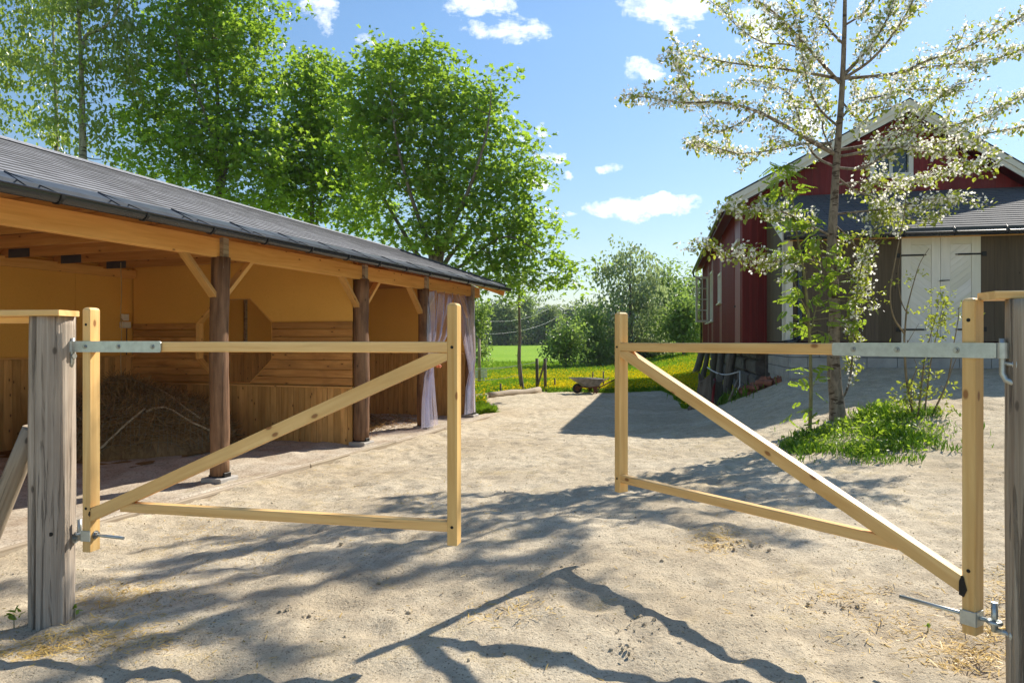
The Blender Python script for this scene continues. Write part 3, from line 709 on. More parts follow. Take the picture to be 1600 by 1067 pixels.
def hay_straws(name, n, amin, amax, bmin, bmax, parent, fn, ln=.16, mat='hay'):
    a = RNG.uniform(amin, amax, n); b = RNG.uniform(bmin, bmax, n); p, keep = fn(a, b); p = p[keep]; n = len(p)
    rot = rotm(RNG.uniform(0, 6.28, n), RNG.normal(0.1, .55, n), RNG.uniform(0, 6.28, n))
    v, f = inst(T_STRAW, p, rot, np.stack([np.full(n, .0075), ln*RNG.uniform(.4, 1.3, n), np.ones(n)], -1))
    return np_obj(name, v, f, M[mat], parent, rnd=RNG.random(n))
o = hay_straws('loose_straw', 16000, -1.5, 1.02, -1.45, 1.45, hay, lambda a, b: (HP(a, b, .005), hay_h(a, b) > .0)); o['kind'] = 'stuff'
mb = MB()
def curve_on(fa, fb, r, n, dz, nn=4):
    tt = np.linspace(0, 1, n); a = np.array([fa(t) for t in tt]); b = np.array([fb(t) for t in tt]); pts = HP(a, b, dz); k = hay_h(a, b) > .02
    run = []
    for q, kk in zip(pts, k):
        if kk: run.append(q)
        else:
            if len(run) > 1: mb.tube(run, r, nn, smooth=True, caps=False)
            run = []
    if len(run) > 1: mb.tube(run, r, nn, caps=False)
for c in np.arange(-2.6, 2.6, .085):
    curve_on(lambda t: -1.4+2.42*t, lambda t: c+(-1.4+2.42*t)*.9+.03*math.sin(t*21+c*9), .0055, 44, .036, 3)
    curve_on(lambda t: -1.4+2.42*t, lambda t: c-(-1.4+2.42*t)*.9+.03*math.sin(t*19+c*7), .0055, 44, .036, 3)
mb.build('net', M['net'], hay)
mb = MB()
def heap_ray(px, py):
    for Y_ in np.arange(7.5, 13.5, .01):
        q = at(px, py, Y_); r_ = q-HC; a_ = r_.dot(U); b_ = r_.dot(V)
        h_ = float(hay_h(np.array([a_]), np.array([b_]))[0])
        if h_ > .02 and r_.z <= h_+.03: return Vector((q.x, q.y, HC.z+h_+.045))
    return None
for path in (((150, 708), (160, 700), (176, 686), (192, 669), (208, 655), (218, 647), (226, 640)), ((229, 645), (240, 640), (256, 638), (270, 643), (284, 652), (300, 662), (314, 668), (330, 676)), ((236, 604), (252, 612), (268, 622), (290, 640), (312, 655))):
    q_ = [heap_ray(*p) for p in path]; q_ = [p for p in q_ if p is not None]
    if len(q_) > 2: mb.tube(q_, .016, 6)
mb.build('edge_rope', M['netrope'], hay)
st = at(238, 417, 11.2); pk = HP(np.array([-.15]), np.array([-.25]))[0]
mb = MB(); top = Vector((pk[0], pk[1], 2.66)); zs = np.linspace(2.66, pk[2]+.02, 30)
mb.tube([(pk[0]+.006*math.sin(z*9), pk[1], z) for z in zs], [.007]*29+[.004], 6); mb.tube([(pk[0], pk[1], 1.79), (pk[0]+.02, pk[1], 1.81), (pk[0], pk[1], 1.83)], .012, 6)
tag(mb.build('hanging_rope', M['rope'], loc=top), 'thin hemp rope hanging from the shed ceiling down to the hay net', 'rope')
# loose hay on the floor of the far bay
n = 5200; a = RNG.normal(4.6, .8, n); b = RNG.normal(-1.9, .65, n); kk = (b < -.2) & (b > -4.2) & (a > 3.1) & (a < 7.0)
a, b = a[kk], b[kk]; n = len(a)
hz = .13*np.exp(-((a-4.7)**2/.7+(b+1.8)**2/.5))*RNG.random(n)
p = np.stack([P1.x+U.x*a+V.x*b, P1.y+U.y*a+V.y*b, -.02+hz], -1)
v, f = inst(T_STRAW, p, rotm(RNG.uniform(0, 6.28, n), RNG.normal(0, .3, n), RNG.uniform(0, 6.28, n)), np.stack([np.full(n, .009), .2*RNG.uniform(.4, 1.3, n), np.ones(n)], -1))
tag(np_obj('hay_litter', v, f, M['hay'], rnd=RNG.random(n)), 'loose hay strewn on the floor of the far shed bay', 'hay', kind='stuff')
# plastic curtains
def curtain(name, label, rows, folds, seed):
    """rows: (z, s0, s1, t, fold amplitude)"""
    nz_, nsg = 60, 80; zz = np.linspace(rows[0][0], rows[-1][0], nz_)
    rz = [r[0] for r in rows][::-1]
    itp = lambda k: np.interp(zz, rz, [r[k] for r in rows][::-1])
    s0, s1, tt, am = itp(1), itp(2), itp(3), itp(4); q = np.linspace(0, 1, nsg)
    QQ, _ = np.meshgrid(q, zz)
    SS = s0[:, None]+(s1-s0)[:, None]*QQ
    TT = tt[:, None]+am[:, None]*(np.sin(QQ*folds*6.28+seed+.8*np.sin(zz*3)[:, None])+.22*np.sin(QQ*folds*1.7*6.28+seed*2+zz[:, None]*1.5))
    ZZ = zz[:, None]+np.zeros_like(QQ)+.02*np.sin(QQ*folds*6.28+seed)
    px_ = P1.x+U.x*SS+V.x*TT; py_ = P1.y+U.y*SS+V.y*TT
    ii = np.arange(nz_*nsg).reshape(nz_, nsg)
    o = empty(name, S((rows[-1][1]+rows[-1][2])/2, rows[-1][3], 0), label, 'curtain', 'plastic curtains tied back in the shed opening')
    np_obj('plastic_sheet', np.stack([px_, py_, ZZ], -1).reshape(-1, 3), np.stack([ii[:-1, :-1], ii[:-1, 1:], ii[1:, 1:], ii[1:, :-1]], -1).reshape(-1, 4), M['plastic'], o, smooth=True)
    return o
c1 = curtain('plastic_curtain', 'clear lilac plastic curtain tied to the third log post with orange tape', [(2.41, 4.98, 6.25, .06, .03), (2.0, 4.97, 6.02, .08, .045), (1.6, 4.95, 5.72, .10, .055), (1.3, 4.94, 5.35, .11, .05), (1.08, 4.95, 5.15, .12, .03), (.9, 4.80, 5.16, .13, .04), (.5, 4.66, 5.15, .16, .05), (.02, 4.52, 5.16, .2, .06)], 3.5, 1.)
mb = MB(); k0 = S(5.13, .21, 1.1)
mb.tube([S(5.13+.1*math.cos(a)-.08, .04+.13*math.sin(a), 1.09) for a in np.linspace(0, 6.28, 14)], .008, 6); mb.build('tie_cord', M['rope'], c1)
mb = MB(); mb.tube([k0+Vector((0, 0, .06)), k0+Vector((.02, -.02, 0)), k0+Vector((.0, 0, -.06))], [.02, .035, .015], 8); mb.tube([k0, k0+Vector((.07, -.03, -.05))], [.02, .03], 6); mb.build('tape_knot', M['orange'], c1)
c2 = curtain('plastic_curtain', 'clear lilac plastic curtain gathered at the corner post at the far end of the shed', [(2.41, 6.1, 7.12, .06, .03), (2.0, 6.45, 7.13, .07, .045), (1.6, 6.62, 7.12, .08, .05), (1.3, 6.72, 7.13, .1, .04), (1.12, 6.8, 7.14, .11, .035), (.9, 6.86, 7.08, .11, .02), (.6, 6.72, 7.1, .11, .04), (.05, 6.6, 7.12, .12, .05)], 3.2, 2.3)
# ------------------------------------------------------------------ gates
def stile(mb, c, z0, z1, a, f, wa=.048, df=.072, r=.016):
    """timber upright; c = centre of the front edge line, a along the gate, f towards the viewer"""
    x = Vector(a); y = -Vector(f); rings = []
    def ring(z, i):
        w2 = wa/2-i; d0 = i; d1 = df-i; ch = .004
        return [Vector((c.x, c.y, z))+x*p+y*q for p, q in [(-w2+ch, d0), (w2-ch, d0), (w2, d0+ch), (w2, d1-ch), (w2-ch, d1), (-w2+ch, d1), (-w2, d1-ch), (-w2, d0+ch)]]
    rings = [ring(z0, .0), ring(z1-r, 0)]
    for k in range(1, 5):
        an = k/4*math.pi/2; rings.append(ring(z1-r+r*math.sin(an), r*(1-math.cos(an))))
    mb.loft(rings)
def screw(mb, p, f, r=.009):
    f = Vector(f); mb.tube([p, p+f*.004], [r*1.5, r*1.4], 12, smooth=False); mb.tube([p+f*.004, p+f*.010], [r, r*.85], 6, smooth=False)
def gate(name, label, H, Fr, spec):
    H = Vector(H); Fr = Vector(Fr); a = (Fr-H); L = a.length; a.normalize(); f = Vector((a.y, -a.x, 0))
    if f.y > 0: f = -f
    root = empty(name, Vector((H.x, H.y, spec['hb'])), label, 'gate', 'pair of open pine gates')
    P = lambda q, z, d=0: Vector((H.x, H.y, 0))+a*q+f*d+UP*z     # d in front of the front plane
    mb = MB(); stile(mb, P(0, 0), spec['hb'], spec['ht'], a, f); hs = mb.build('hinge_stile', M['pine'], root)
    mb = MB(); stile(mb, P(L, 0), spec['fb'], spec['ft'], a, f); mb.build('free_stile', M['pine'], root)
    zt = spec['rail']; rh = .052
    mb = MB(); mb.bar(P(.024, zt-rh/2, -.027), P(L-.024, zt-rh/2, -.027), .048, rh, c=.004); rail = mb.build('top_rail', M['pine'], root)
    zb = spec['low']
    q0 = .2; mb = MB(); mb.bar(P(spec['lq'], zb+.0, -.030), P(L-.024, zb, -.030), .048, .048, c=.004); mb.build('bottom_rail', M['pine_cracked'], root)
    for (q, z) in ((L, zt-.026), (L, zb), (0, zt+.09), (0, .62)):
        mb = MB(); screw(mb, P(q, z, .0002), f*.35, .005); mb.build('screw_head', M['iron'], root)
    # diagonal brace with ends cut along the stile and rail
    x0, z0, x1, z1, bw = .026, spec['bz'], L-.03, zt-rh-.002, .062
    d = Vector((x1-x0, z1-z0)).normalized(); nrm = Vector((-d.y, d.x))*bw/2
    sl = d.y/d.x
    zlo = lambda q: z0-bw/2/d.x+(q-x0)*sl; zhi = lambda q: z0+bw/2/d.x+(q-x0)*sl
    qa = x0+(z1-zhi(x0))/sl; qb = x0+(z1-zlo(x0))/sl
    zb0 = zhi(x1) if False else 0
    shift = min(0, (L-.024)-qb)
    poly = [(x0, zlo(x0)), (L-.024, zlo(L-.024)), (L-.024, z1), (qa, z1), (x0, zhi(x0))] if qb > L-.024 else [(x0, zlo(x0)), (qb, z1), (qa, z1), (x0, zhi(x0))]
    mb = MB(); mb.board([P(q, z, -.0015) for q, z in poly], -f*.048, a*d.x+UP*d.y); mb.build('diagonal_brace', M['pine'], root)
    # galvanised strap with an eye round the pintle
    ss, se = spec['strap']; zc = zt-rh/2+.0; hh = .029
    mb = MB(); pts = []
    tip = [(se-.012+.012*math.cos(t), zc+(hh-.012)*(1 if t > 0 else -1)+.012*math.sin(t)) for t in np.linspace(-math.pi/2, math.pi/2, 8)]
    poly = [(ss, zc-hh)]+tip+[(ss, zc+hh)]
    mb.board([P(q, z, .0015) for q, z in poly], f*.006, a); strap = mb.build('hinge_strap', M['galv'], root)
    mb = MB(); ex = ss-.022
    outer = [P(ex+.022*math.cos(t), zc-hh, -.012+.020*math.sin(t)) for t in np.linspace(0, 2*math.pi, 18)[:-1]]
    inner = [P(ex+.013*math.cos(t), zc-hh, -.012+.012*math.sin(t)) for t in np.linspace(0, 2*math.pi, 18)[:-1]]
    mb.loft([inner, outer, [p+UP*hh*2 for p in outer], [p+UP*hh*2 for p in inner]], caps=False, smooth=False)
    mb.bar(P(ss-.008, zc, .003), P(ss+.012, zc, .0045), .008, hh*2-.002, c=.001); mb.build('strap_eye', M['galv'], strap)
    for q in spec['screws']:
        mb = MB(); screw(mb, P(q, zc, .0075), f, .0085); mb.build('strap_bolt', M['bolt'], strap)
    # lower eye bolt through the stile
    zl = spec['eye']
    mb = MB(); mb.tube([P(-.055, zl, -.036), P(spec['rod'], zl-.008, -.036)], .0085, 12); ring = [P(-.075+.020*math.cos(t), zl, -.036+.020*math.sin(t)) for t in np.linspace(0, 2*math.pi, 16)]
    mb.tube(ring, .0085, 8, caps=False); eb = mb.build('eye_bolt', M['galv'], root)
    mb = MB(); mb.tube([P(.0245, zl, -.036), P(.030, zl, -.036)], [.022, .022], 16, smooth=False); mb.tube([P(.030, zl, -.036), P(.044, zl, -.036)], [.015, .015], 6, smooth=False); mb.build('nut', M['bolt'], eb)
    mb = MB(); mb.box(P(-.0, zl, .003), .056, .006, .056, a, .002); mb.box(P(-.027, zl, -.028), .006, .056, .056, a, .002); mb.build('bolt_plate', M['galv'], eb)
    # foot of the brace: tar patch, or black standing for a shaded gap
    mb = MB(); zt0 = zhi(x0)
    if spec['tar'] == 0:
        poly = [(.0225, zt0+.004), (.034, zt0-.02), (.031, zlo(x0)-.004), (.012, zlo(x0)-.01), (.004, zlo(x0)+.02), (.010, zt0-.02), (.014, zt0)]
        poly = [(p[0]+random.uniform(-.003, .003), p[1]) for p in poly]
        mb.board([P(q, z, .0018) for q, z in poly], f*.0025, UP)
    else:  # open wedge gap at the joint: its shade laid on as black slivers
        mb.board([P(q, z, .0016) for q, z in [(.016, zt0-.03), (.026, zt0-.04), (.028, zt0-.012), (.022, zt0-.014)]], f*.002, UP)
        mb.board([P(.0245, z, -.001-d_) for z, d_ in [(zt0-.006, .0), (zt0+.004, .0), (zt0+.008, .06), (zt0, .06)]], a*.004, UP)
    mb.build('tar_and_gap_patch', M['tar'], root)
    return root, P, L, a, f
gL, PL, LL, aL, fL = gate('field_gate', 'left pine gate with diagonal brace, hinged on the thick cracked grey log', (-2.247, 3.75, 0), (-.28, 3.31, 0),
    dict(hb=.39, ht=1.68, fb=.55, ft=1.68, rail=1.499, low=.635, lq=.205, bz=.585, strap=(-.075, .46), screws=(.0, .205, .41), eye=.475, rod=.2, tar=1))
gR, PR, LR, aR, fR = gate('field_gate', 'right pine gate with a black tar patch, swung away in front of the barn', (1.752, 2.73, 0), (.648, 4.39, 0),
    dict(hb=.377, ht=1.667, fb=.571, ft=1.68, rail=1.492, low=.655, lq=.28, bz=.56, strap=(-.09, .56), screws=(.04, .27, .46), eye=.44, rod=.28, tar=0))
# ---- gate posts
def rough_log(mb, x, y, z0, z1, r, n=28, rings=30, lean=(0, 0), seed=0, crack=None, flat=0):
    R_ = []
    for k in range(rings+1):
        z = z0+(z1-z0)*k/rings; row = []
        for i in range(n):
            an = 2*math.pi*i/n
            nv = float(vnoise(np.array([math.cos(an)*1.6+seed]), np.array([z*1.1+math.sin(an)*1.6]), seed)[0])-.5
            nf = float(vnoise(np.array([i*1.7+seed]), np.array([z*2.]), seed+5)[0])-.5
            rr = r*(1+nv*.14+nf*.05)*(1.06-.05*(z-z0)/(z1-z0))
            if crack is not None:
                dA = (an-crack+math.pi) % (2*math.pi)-math.pi
                rr -= .045*math.exp(-(dA/.05)**2)*(.65+.35*math.sin(z*3+1))
            row.append(Vector((x+lean[0]*(z-z0)+rr*math.cos(an), y+lean[1]*(z-z0)+rr*math.sin(an), z)))
        R_.append(row)
    mb.loft(R_, smooth=True)
mb = MB(); rough_log(mb, -2.445, 3.78, -.12, 1.632, .100, 120, 36, (.002, 0), 3, crack=-1.86)
gp = mb.build('gate_post', M['weathered'], loc=(-2.455, 3.78, 0)); tag(gp, 'thick weathered grey log gate post with a long crack on the left', 'gate post', 'weathered log gate posts')
mb = MB(); rough_log(mb, 1.962, 2.60, -.05, 1.655, .118, 120, 36, (-.006, 0), 9, crack=-2.2)
gp2 = mb.build('gate_post', M['weathered'], loc=(1.962, 2.60, .1)); tag(gp2, 'weathered log gate post at the right edge with a board nailed on top', 'gate post', 'weathered log gate posts')
hd = Vector((.50, -.866, 0)); hb_ = Vector((-2.445, 3.78, .50))+hd*.098
mb = MB(); mb.tube([hb_-hd*.01, hb_+hd*.006], .011, 12); mb.build('bolt_hole', M['tar'], gp)
def pintle(parent, P, zeye, q, post_q, up):
    """L-shaped hook from the post that carries the eye"""
    mb = MB()
    if up:
        mb.tube([P(q, zeye+.045, -.012), P(q, zeye-.03, -.012), P(q, zeye-.085, -.012), P(q-.012, zeye-.108, -.012), P(q-.035, zeye-.118, -.012), P(post_q, zeye-.118, -.014)], .0115, 10)
        mb.tube([P(q-.003, zeye-.045, -.012), P(q-.03, zeye-.05, -.012), P(post_q, zeye-.05, -.012)], .008, 8)
        mb.tube([P(post_q+.02, zeye-.05, -.012), P(post_q+.012, zeye-.05, -.012)], .026, 16, smooth=False)
        mb.tube([P(post_q+.038, zeye-.05, -.012), P(post_q+.02, zeye-.05, -.012)], .016, 6, smooth=False)
    else:
        mb.tube([P(q, zeye+.075, -.036), P(q, zeye-.035, -.036)], .0115, 10)
        mb.tube([P(q, zeye-.028, -.036), P(post_q, zeye-.028, -.036)], .010, 8)
        mb.tube([P(post_q+.016, zeye-.028, -.036), P(post_q+.006, zeye-.028, -.036)], .026, 16, smooth=False)
        mb.tube([P(post_q+.03, zeye-.028, -.036), P(post_q+.014, zeye-.028, -.036)], .015, 6, smooth=False)
    mb.build('pintle', M['galv'], parent)
pintle(gp, PL, 1.473, -.097, -.12, True); pintle(gp, PL, .475, -.075, -.115, False)
pintle(gp2, PR, 1.466, -.112, -.185, True); pintle(gp2, PR, .44, -.075, -.15, False)
# ---- fences that run off from the posts
fe = empty('rail_fence', (-3.6, 3.8, 0), 'pine fence with a flat cap board running off the left gate post', 'fence')
mb = MB(); mb.bar((-2.325, 3.735, 1.648), (-5.2, 3.90, 1.64), .16, .030); mb.build('cap_board', M['pine'], fe)
mb = MB(); mb.bar((-2.57, 3.83, 1.615), (-5.2, 3.98, 1.607), .036, .034); mb.build('rail', M['pine'], fe)
mb = MB(); mb.tube([(-2.56, 3.80, 1.035), (-2.66, 3.82, .82), (-2.80, 3.86, .53), (-3.05, 3.92, .0)], [.048, .052, .052, .056], 14, wob=.03); mb.build('brace_pole', M['graypole'], fe)
mb = MB(); rough_log(mb, -4.9, 3.94, -.1, 1.6, .1, 20, 16, (0, 0), 5); mb.build('fence_post', M['weathered'], fe)
fr = empty('rail_fence', (3.4, 2.3, 0), 'pine fence cap board running off the right gate post', 'fence')
mb = MB(); mb.bar((1.80, 2.70, 1.672), (5.0, 2.15, 1.68), .14, .030); mb.build('cap_board', M['pine'], fr)
mb = MB(); mb.bar((2.08, 2.66, 1.62), (5.0, 2.2, 1.62), .036, .05); mb.build('rail', M['pine'], fr)
mb = MB(); rough_log(mb, 4.4, 2.25, .1, 1.655, .1, 20, 16, (0, 0), 5); mb.build('fence_post', M['weathered'], fr)

# ------------------------------------------------------------------ red barn
barn = empty('red_barn', B(3, 7, 1), 'red board barn with white bargeboards, tiled roof and a brown annex with white double door', 'barn')
def vclad(mb, fn, a0, a1, ztop, z0, nrm, mat_w=(.13, .16), th=.022, holes=(), batten=True):
    """vertical boards along a; fn(a, z) -> point on the wall plane, nrm outward"""
    a = a0
    while a < a1-.01:
        w_ = min(random.uniform(*mat_w), a1-a); e = random.uniform(0, .003)
        for h in holes:
            for q in h[:2]:
                if a+.004 < q < a+w_: w_ = q-a
        segs = [(z0, None)]
        hs = [h for h in holes if h[0] < a+w_/2 < h[1]]
        def piece(zb, zt0, zt1): mb.board([fn(a, zb), fn(a+w_-.003, zb), fn(a+w_-.003, zt1), fn(a, zt0)], nrm*(th+e), UP)
        zl = z0
        for h in sorted(hs, key=lambda h: h[2]):
            if h[2] > zl: piece(zl, h[2], h[2])
            zl = h[3]
        piece(zl, ztop(a), ztop(a+w_))
        if batten and not hs: mb.board([fn(a-.02, z0), fn(a+.02, z0), fn(a+.02, ztop(a+.02)-.0), fn(a-.02, ztop(a-.02))], nrm*(th+.017), UP)
        a += w_
APX_K, APX_Z, EK, EZ = 3.23, 6.45, -.35, 4.55
sl_l = (APX_Z-EZ)/(APX_K-EK); sl_r = .70; RK = 7.1
def gtop(k): return (APX_Z-(APX_K-k)*sl_l if k < APX_K else APX_Z-(k-APX_K)*sl_r)
LB = 15.2
mb = MB(); vclad(mb, lambda k, z: B(k, 0, z), 0, 6.6, lambda k: gtop(k)-.16, 1.45, -BD, holes=[(2.6, 3.41, 5.0, 5.64), (.55, 7, 0, 4.2)]); mb.build('gable_wall', M['redboard'], barn)
side_h = [(11.2, 11.95, 2.2, 3.95), (8.9, 9.9, 2.2, 3.95), (5.3, 6.3, 2.65, 3.55), (.45, 1.75, 1.5, 3.78)]
mb = MB(); vclad(mb, lambda m, z: B(0, m, z), 0.03, LB, lambda m: 4.62, 1.45, -BE, holes=side_h); mb.build('side_wall', M['redboard'], barn)
mb = MB(); mb.box(B(3.3, LB, 3), 6.6, .06, 3.2, BE); mb.box(B(6.6, LB/2, 3), LB, .06, 3.2, BD); mb.box(B(3.3, LB/2, 1.43), 6.55, LB-.1, .06, BE); mb.build('rear_wall', M['redboard'], barn)
mb = MB(); mb.bar(B(-.006, -.006, 1.45), B(-.006, -.006, 4.3), .05, .05, BE); mb.build('corner_trim', M['redboard'], barn)
# windows of the side wall
def window(parent, fn, nrm, a0, a1, z0, z1, nx, nz_, sill=True, fw=.07, mat='white', glass_in=-.03):
    mb = MB(); along = (fn(1, 0)-fn(0, 0)).normalized(); o = nrm*.03
    for (p, q) in ((fn(a0, z0), fn(a0, z1)), (fn(a1, z0), fn(a1, z1))): mb.bar(p+o, q+o, fw, .09, nrm)
    for z in (z0, z1): mb.bar(fn(a0-fw/2, z)+o*1.1, fn(a1+fw/2, z)+o*1.1, .085, fw)
    fr_ = mb.build('window_frame', M[mat], parent)
    mb = MB(); mb.board([fn(a0, z0)+nrm*glass_in, fn(a1, z0)+nrm*glass_in, fn(a1, z1)+nrm*glass_in, fn(a0, z1)+nrm*glass_in], nrm*.006, UP); mb.build('pane', M['glass'], fr_)
    mb = MB()
    for i in range(1, nx): a = a0+(a1-a0)*i/nx; mb.bar(fn(a, z0)+nrm*.0, fn(a, z1)+nrm*.0, .035 if nx > 2 or nz_ > 1 else .07, .04, nrm)
    for j in range(1, nz_): z = z0+(z1-z0)*j/nz_; mb.bar(fn(a0, z)+nrm*.002, fn(a1, z)+nrm*.002, .04, .03)
    if nx > 1 or nz_ > 1: mb.build('glazing_bar', M[mat], fr_)
    if sill: mb = MB(); mb.bar(fn(a0-.1, z0-.05)+nrm*.06, fn(a1+.1, z0-.05)+nrm*.06, .13, .035); mb.build('sill', M[mat], fr_)
    return fr_
sfn = lambda m, z: B(0, m, z)
for (m0, m1, z0, z1) in side_h[:3]: window(barn, sfn, -BE, m0+.03, m1-.03, z0+.03, z1-.03, 2, 4)
# open sash
sh_o = B(-.02, 11.2, 0); sd = (BE*-1*.97-BD*.22).normalized()
mb = MB(); a_, b_ = sh_o, sh_o+sd*.50
fnS = lambda q, z: sh_o+sd*q+UP*z
for q in (.03, .47): mb.bar(fnS(q, 2.22), fnS(q, 3.94), .05, .07, sd)
for z in (2.26, 3.90): mb.bar(fnS(.0, z), fnS(.5, z), .045, .08)
mb.bar(fnS(.25, 2.26), fnS(.25, 3.9), .04, .035, sd)
for k in (1, 2, 3): z = 2.26+(3.9-2.26)*k/4; mb.bar(fnS(.03, z), fnS(.47, z), .04, .035)
sash = mb.build('window_sash', M['white'], barn); sash['label'] = 'open white casement swung out from the side wall'
gp_m = g_ = None
mb = MB(); mb.board([fnS(.04, 2.27), fnS(.46, 2.27), fnS(.46, 3.89), fnS(.04, 3.89)], sd.cross(UP)*.004, UP)
gg = G('sash_glass'); tr = gg.n('BsdfTransparent', Color=(.85, .9, .88)).outputs[0]; gl = gg.n('BsdfGlossy', Color=(1, 1, 1), Roughness=.03).outputs[0]
ms = gg.n('MixShader', Fac=.16); gg.set(ms.inputs[1], tr); gg.set(ms.inputs[2], gl); M['sashglass'] = gg.done(ms.outputs[0])
mb.build('pane', M['sashglass'], sash)
# door in the side wall, a paler, duller red than the boards
mb = MB(); a = .47
while a < 1.73: mb.board([sfn(a, 1.5), sfn(min(a+.14, 1.73), 1.5), sfn(min(a+.14, 1.73), 3.74), sfn(a, 3.74)], -BE*.02, UP); a += .145
sdoor = mb.build('side_door', M['reddoor'], barn); sdoor['label'] = 'dull red plank door with white lintel'
mb = MB(); mb.bar(sfn(.4, 3.80)-BE*.05, sfn(1.8, 3.80)-BE*.05, .09, .07); mb.build('lintel', M['white'], sdoor)
mb = MB(); mb.box(sfn(1.55, 2.35)-BE*.035, .08, .03, .04, BD); mb.build('latch', M['iron'], sdoor)
window(barn, lambda k, z: B(k, 0, z), -BD, 2.63, 3.38, 5.03, 5.61, 2, 1, fw=.09)
# main roof: tiled, the long eave towards the yard
mb = MB(); n0, n1 = -.42, LB+.4
cs = 44
def roof_plane(mb, ka, za, kb, zb, rows, wave):
    for r in range(rows):
        f0, f1 = r/rows, (r+1.08)/rows
        k0, z0, k1, z1 = ka+(kb-ka)*f0, za+(zb-za)*f0, ka+(kb-ka)*f1, za+(zb-za)*f1
        cols = int((n1-n0)/.30) if wave else 10
        for c in range(cols):
            m0 = n0+(n1-n0)*c/cols; m1 = n0+(n1-n0)*(c+1)/cols; b = len(mb.v)
            lift = (.055 if wave else .02)
            mm = (m0+m1)/2
            for (k, m, z) in ((k0, m0, z0+lift), (k0, mm, z0+lift+(.035 if wave else 0)), (k0, m1, z0+lift), (k1, m1, z1+.012), (k1, mm, z1+.012+(.035 if wave else 0)), (k1, m0, z1+.012), (k0, m0, z0), (k0, mm, z0), (k0, m1, z0)):
                mb.v.append(tuple(B(k, m, z)))
            uvq = [(m0, f0*3), (m1, f0*3), (m1, f1*3), (m0, f1*3)]; rr = random.random()
            mb.face((b, b+1, b+4, b+5), uvq, rr); mb.face((b+1, b+2, b+3, b+4), uvq, rr)
            mb.face((b+6, b+7, b+1, b), uvq, rr); mb.face((b+7, b+8, b+2, b+1), uvq, rr)
roof_plane(mb, EK, EZ, APX_K, APX_Z, 13, True); roof_plane(mb, RK, gtop(RK), APX_K, APX_Z, 13, True)
broof = mb.build('roof', M['tile'], barn)
mb = MB(); mb.prism([B(EK+.02, n0+.03, EZ-.01), B(APX_K, n0+.03, APX_Z-.01), B(APX_K, n0+.03, APX_Z-.05), B(EK+.02, n0+.03, EZ-.05)], BD*(n1-n0-.06))
mb.prism([B(RK-.02, n0+.03, gtop(RK)-.01), B(RK-.02, n0+.03, gtop(RK)-.05), B(APX_K, n0+.03, APX_Z-.05), B(APX_K, n0+.03, APX_Z-.01)], BD*(n1-n0-.06)); mb.build('soffit', M['redboard'], barn)
mb = MB()      # white bargeboards, two stepped boards per side, and a dark metal cover on top
for (ka, za, kb, zb) in ((EK-.03, EZ, APX_K, APX_Z), (RK, gtop(RK), APX_K, APX_Z)):
    mb.prism([B(ka, n0, za+.0), B(kb, n0, zb+.0), B(kb, n0, zb-.19), B(ka, n0, za-.19)], -BD*.028)
    mb.prism([B(ka, n0-.029, za+.045), B(kb, n0-.029, zb+.045), B(kb, n0-.029, zb-.085), B(ka, n0-.029, za-.085)], -BD*.026)
mb.build('bargeboard', M['white'], barn)
mb = MB()
for (ka, za, kb, zb) in ((EK-.05, EZ, APX_K, APX_Z), (RK, gtop(RK), APX_K, APX_Z)):
    mb.prism([B(ka, n0-.065, za+.075), B(kb, n0-.065, zb+.075), B(kb, n0-.065, zb+.048), B(ka, n0-.065, za+.048)], BD*.16)
mb.build('verge_cover', M['gutter'], barn)
mb = MB(); mb.loft([[B(EK-.06+.06*math.cos(t), m, EZ-.02+.06*math.sin(t)) for t in np.linspace(math.pi, 2*math.pi, 8)]+[B(EK-.06+.052*math.cos(t), m, EZ-.015+.055*math.sin(t)) for t in np.linspace(2*math.pi, math.pi, 8)] for m in (n0+.3, n1)]); bg_ = mb.build('gutter', M['gutter'], barn)
mb = MB(); mb.tube([B(EK-.06, n1-.15, EZ-.05), B(EK-.04, n1-.18, EZ-.2), B(-.1, n1-.5, EZ-.42), B(-.09, LB-.05, EZ-.55), B(-.09, LB-.05, .4)], .04, 10); mb.build('downpipe', M['gutter'], barn)
# foundation of the main barn: stone wall set back, poles in front
mb = MB()
for (a0, a1, z0, z1, nn) in ((.35, LB, -.3, 1.42, 1),):
    for r in range(5):
        m = a0
        while m < a1:
            L_ = random.uniform(.4, .9); za = z0+(z1-z0)*r/5; zb = z0+(z1-z0)*(r+1)/5
            mb.box(B(.55+random.uniform(-.05, .05), m+L_/2, (za+zb)/2), L_-.03, .5, zb-za-.02, BD, .05); m += L_
mb.build('stone_base', M['stone'], barn)
mb = MB(); mb.box(B(3.6, .35, .75), 6.2, .3, 1.38, BE); mb.build('stone_base_front', M['stone'], barn)
mb = MB(); mb.box(B(.03, LB/2, 1.40), LB, .16, .12, BD); mb.box(B(.3, .03, 1.38), .6, .16, .14, BE); mb.build('sill_beam', M['oldwood'], barn)
for (m, r_, lx, dm) in ((14.6, .14, -.42, .2), (11.6, .10, -.24, .1), (8.6, .095, -.06, .0), (5.7, .10, -.14, .25), (2.55, .115, -.16, .1)):
    mb = MB(); q0 = B(lx-.05, m-dm*2, -.15); q1 = B(.02, m, 1.40)
    mb.tube([q0.lerp(q1, t)+Vector((random.uniform(-.015, .015), 0, 0)) for t in np.linspace(0, 1, 7)], [r_*1.1]*2+[r_]*5, 12, wob=.05); mb.build('support_pole', M['oldwood'], barn)
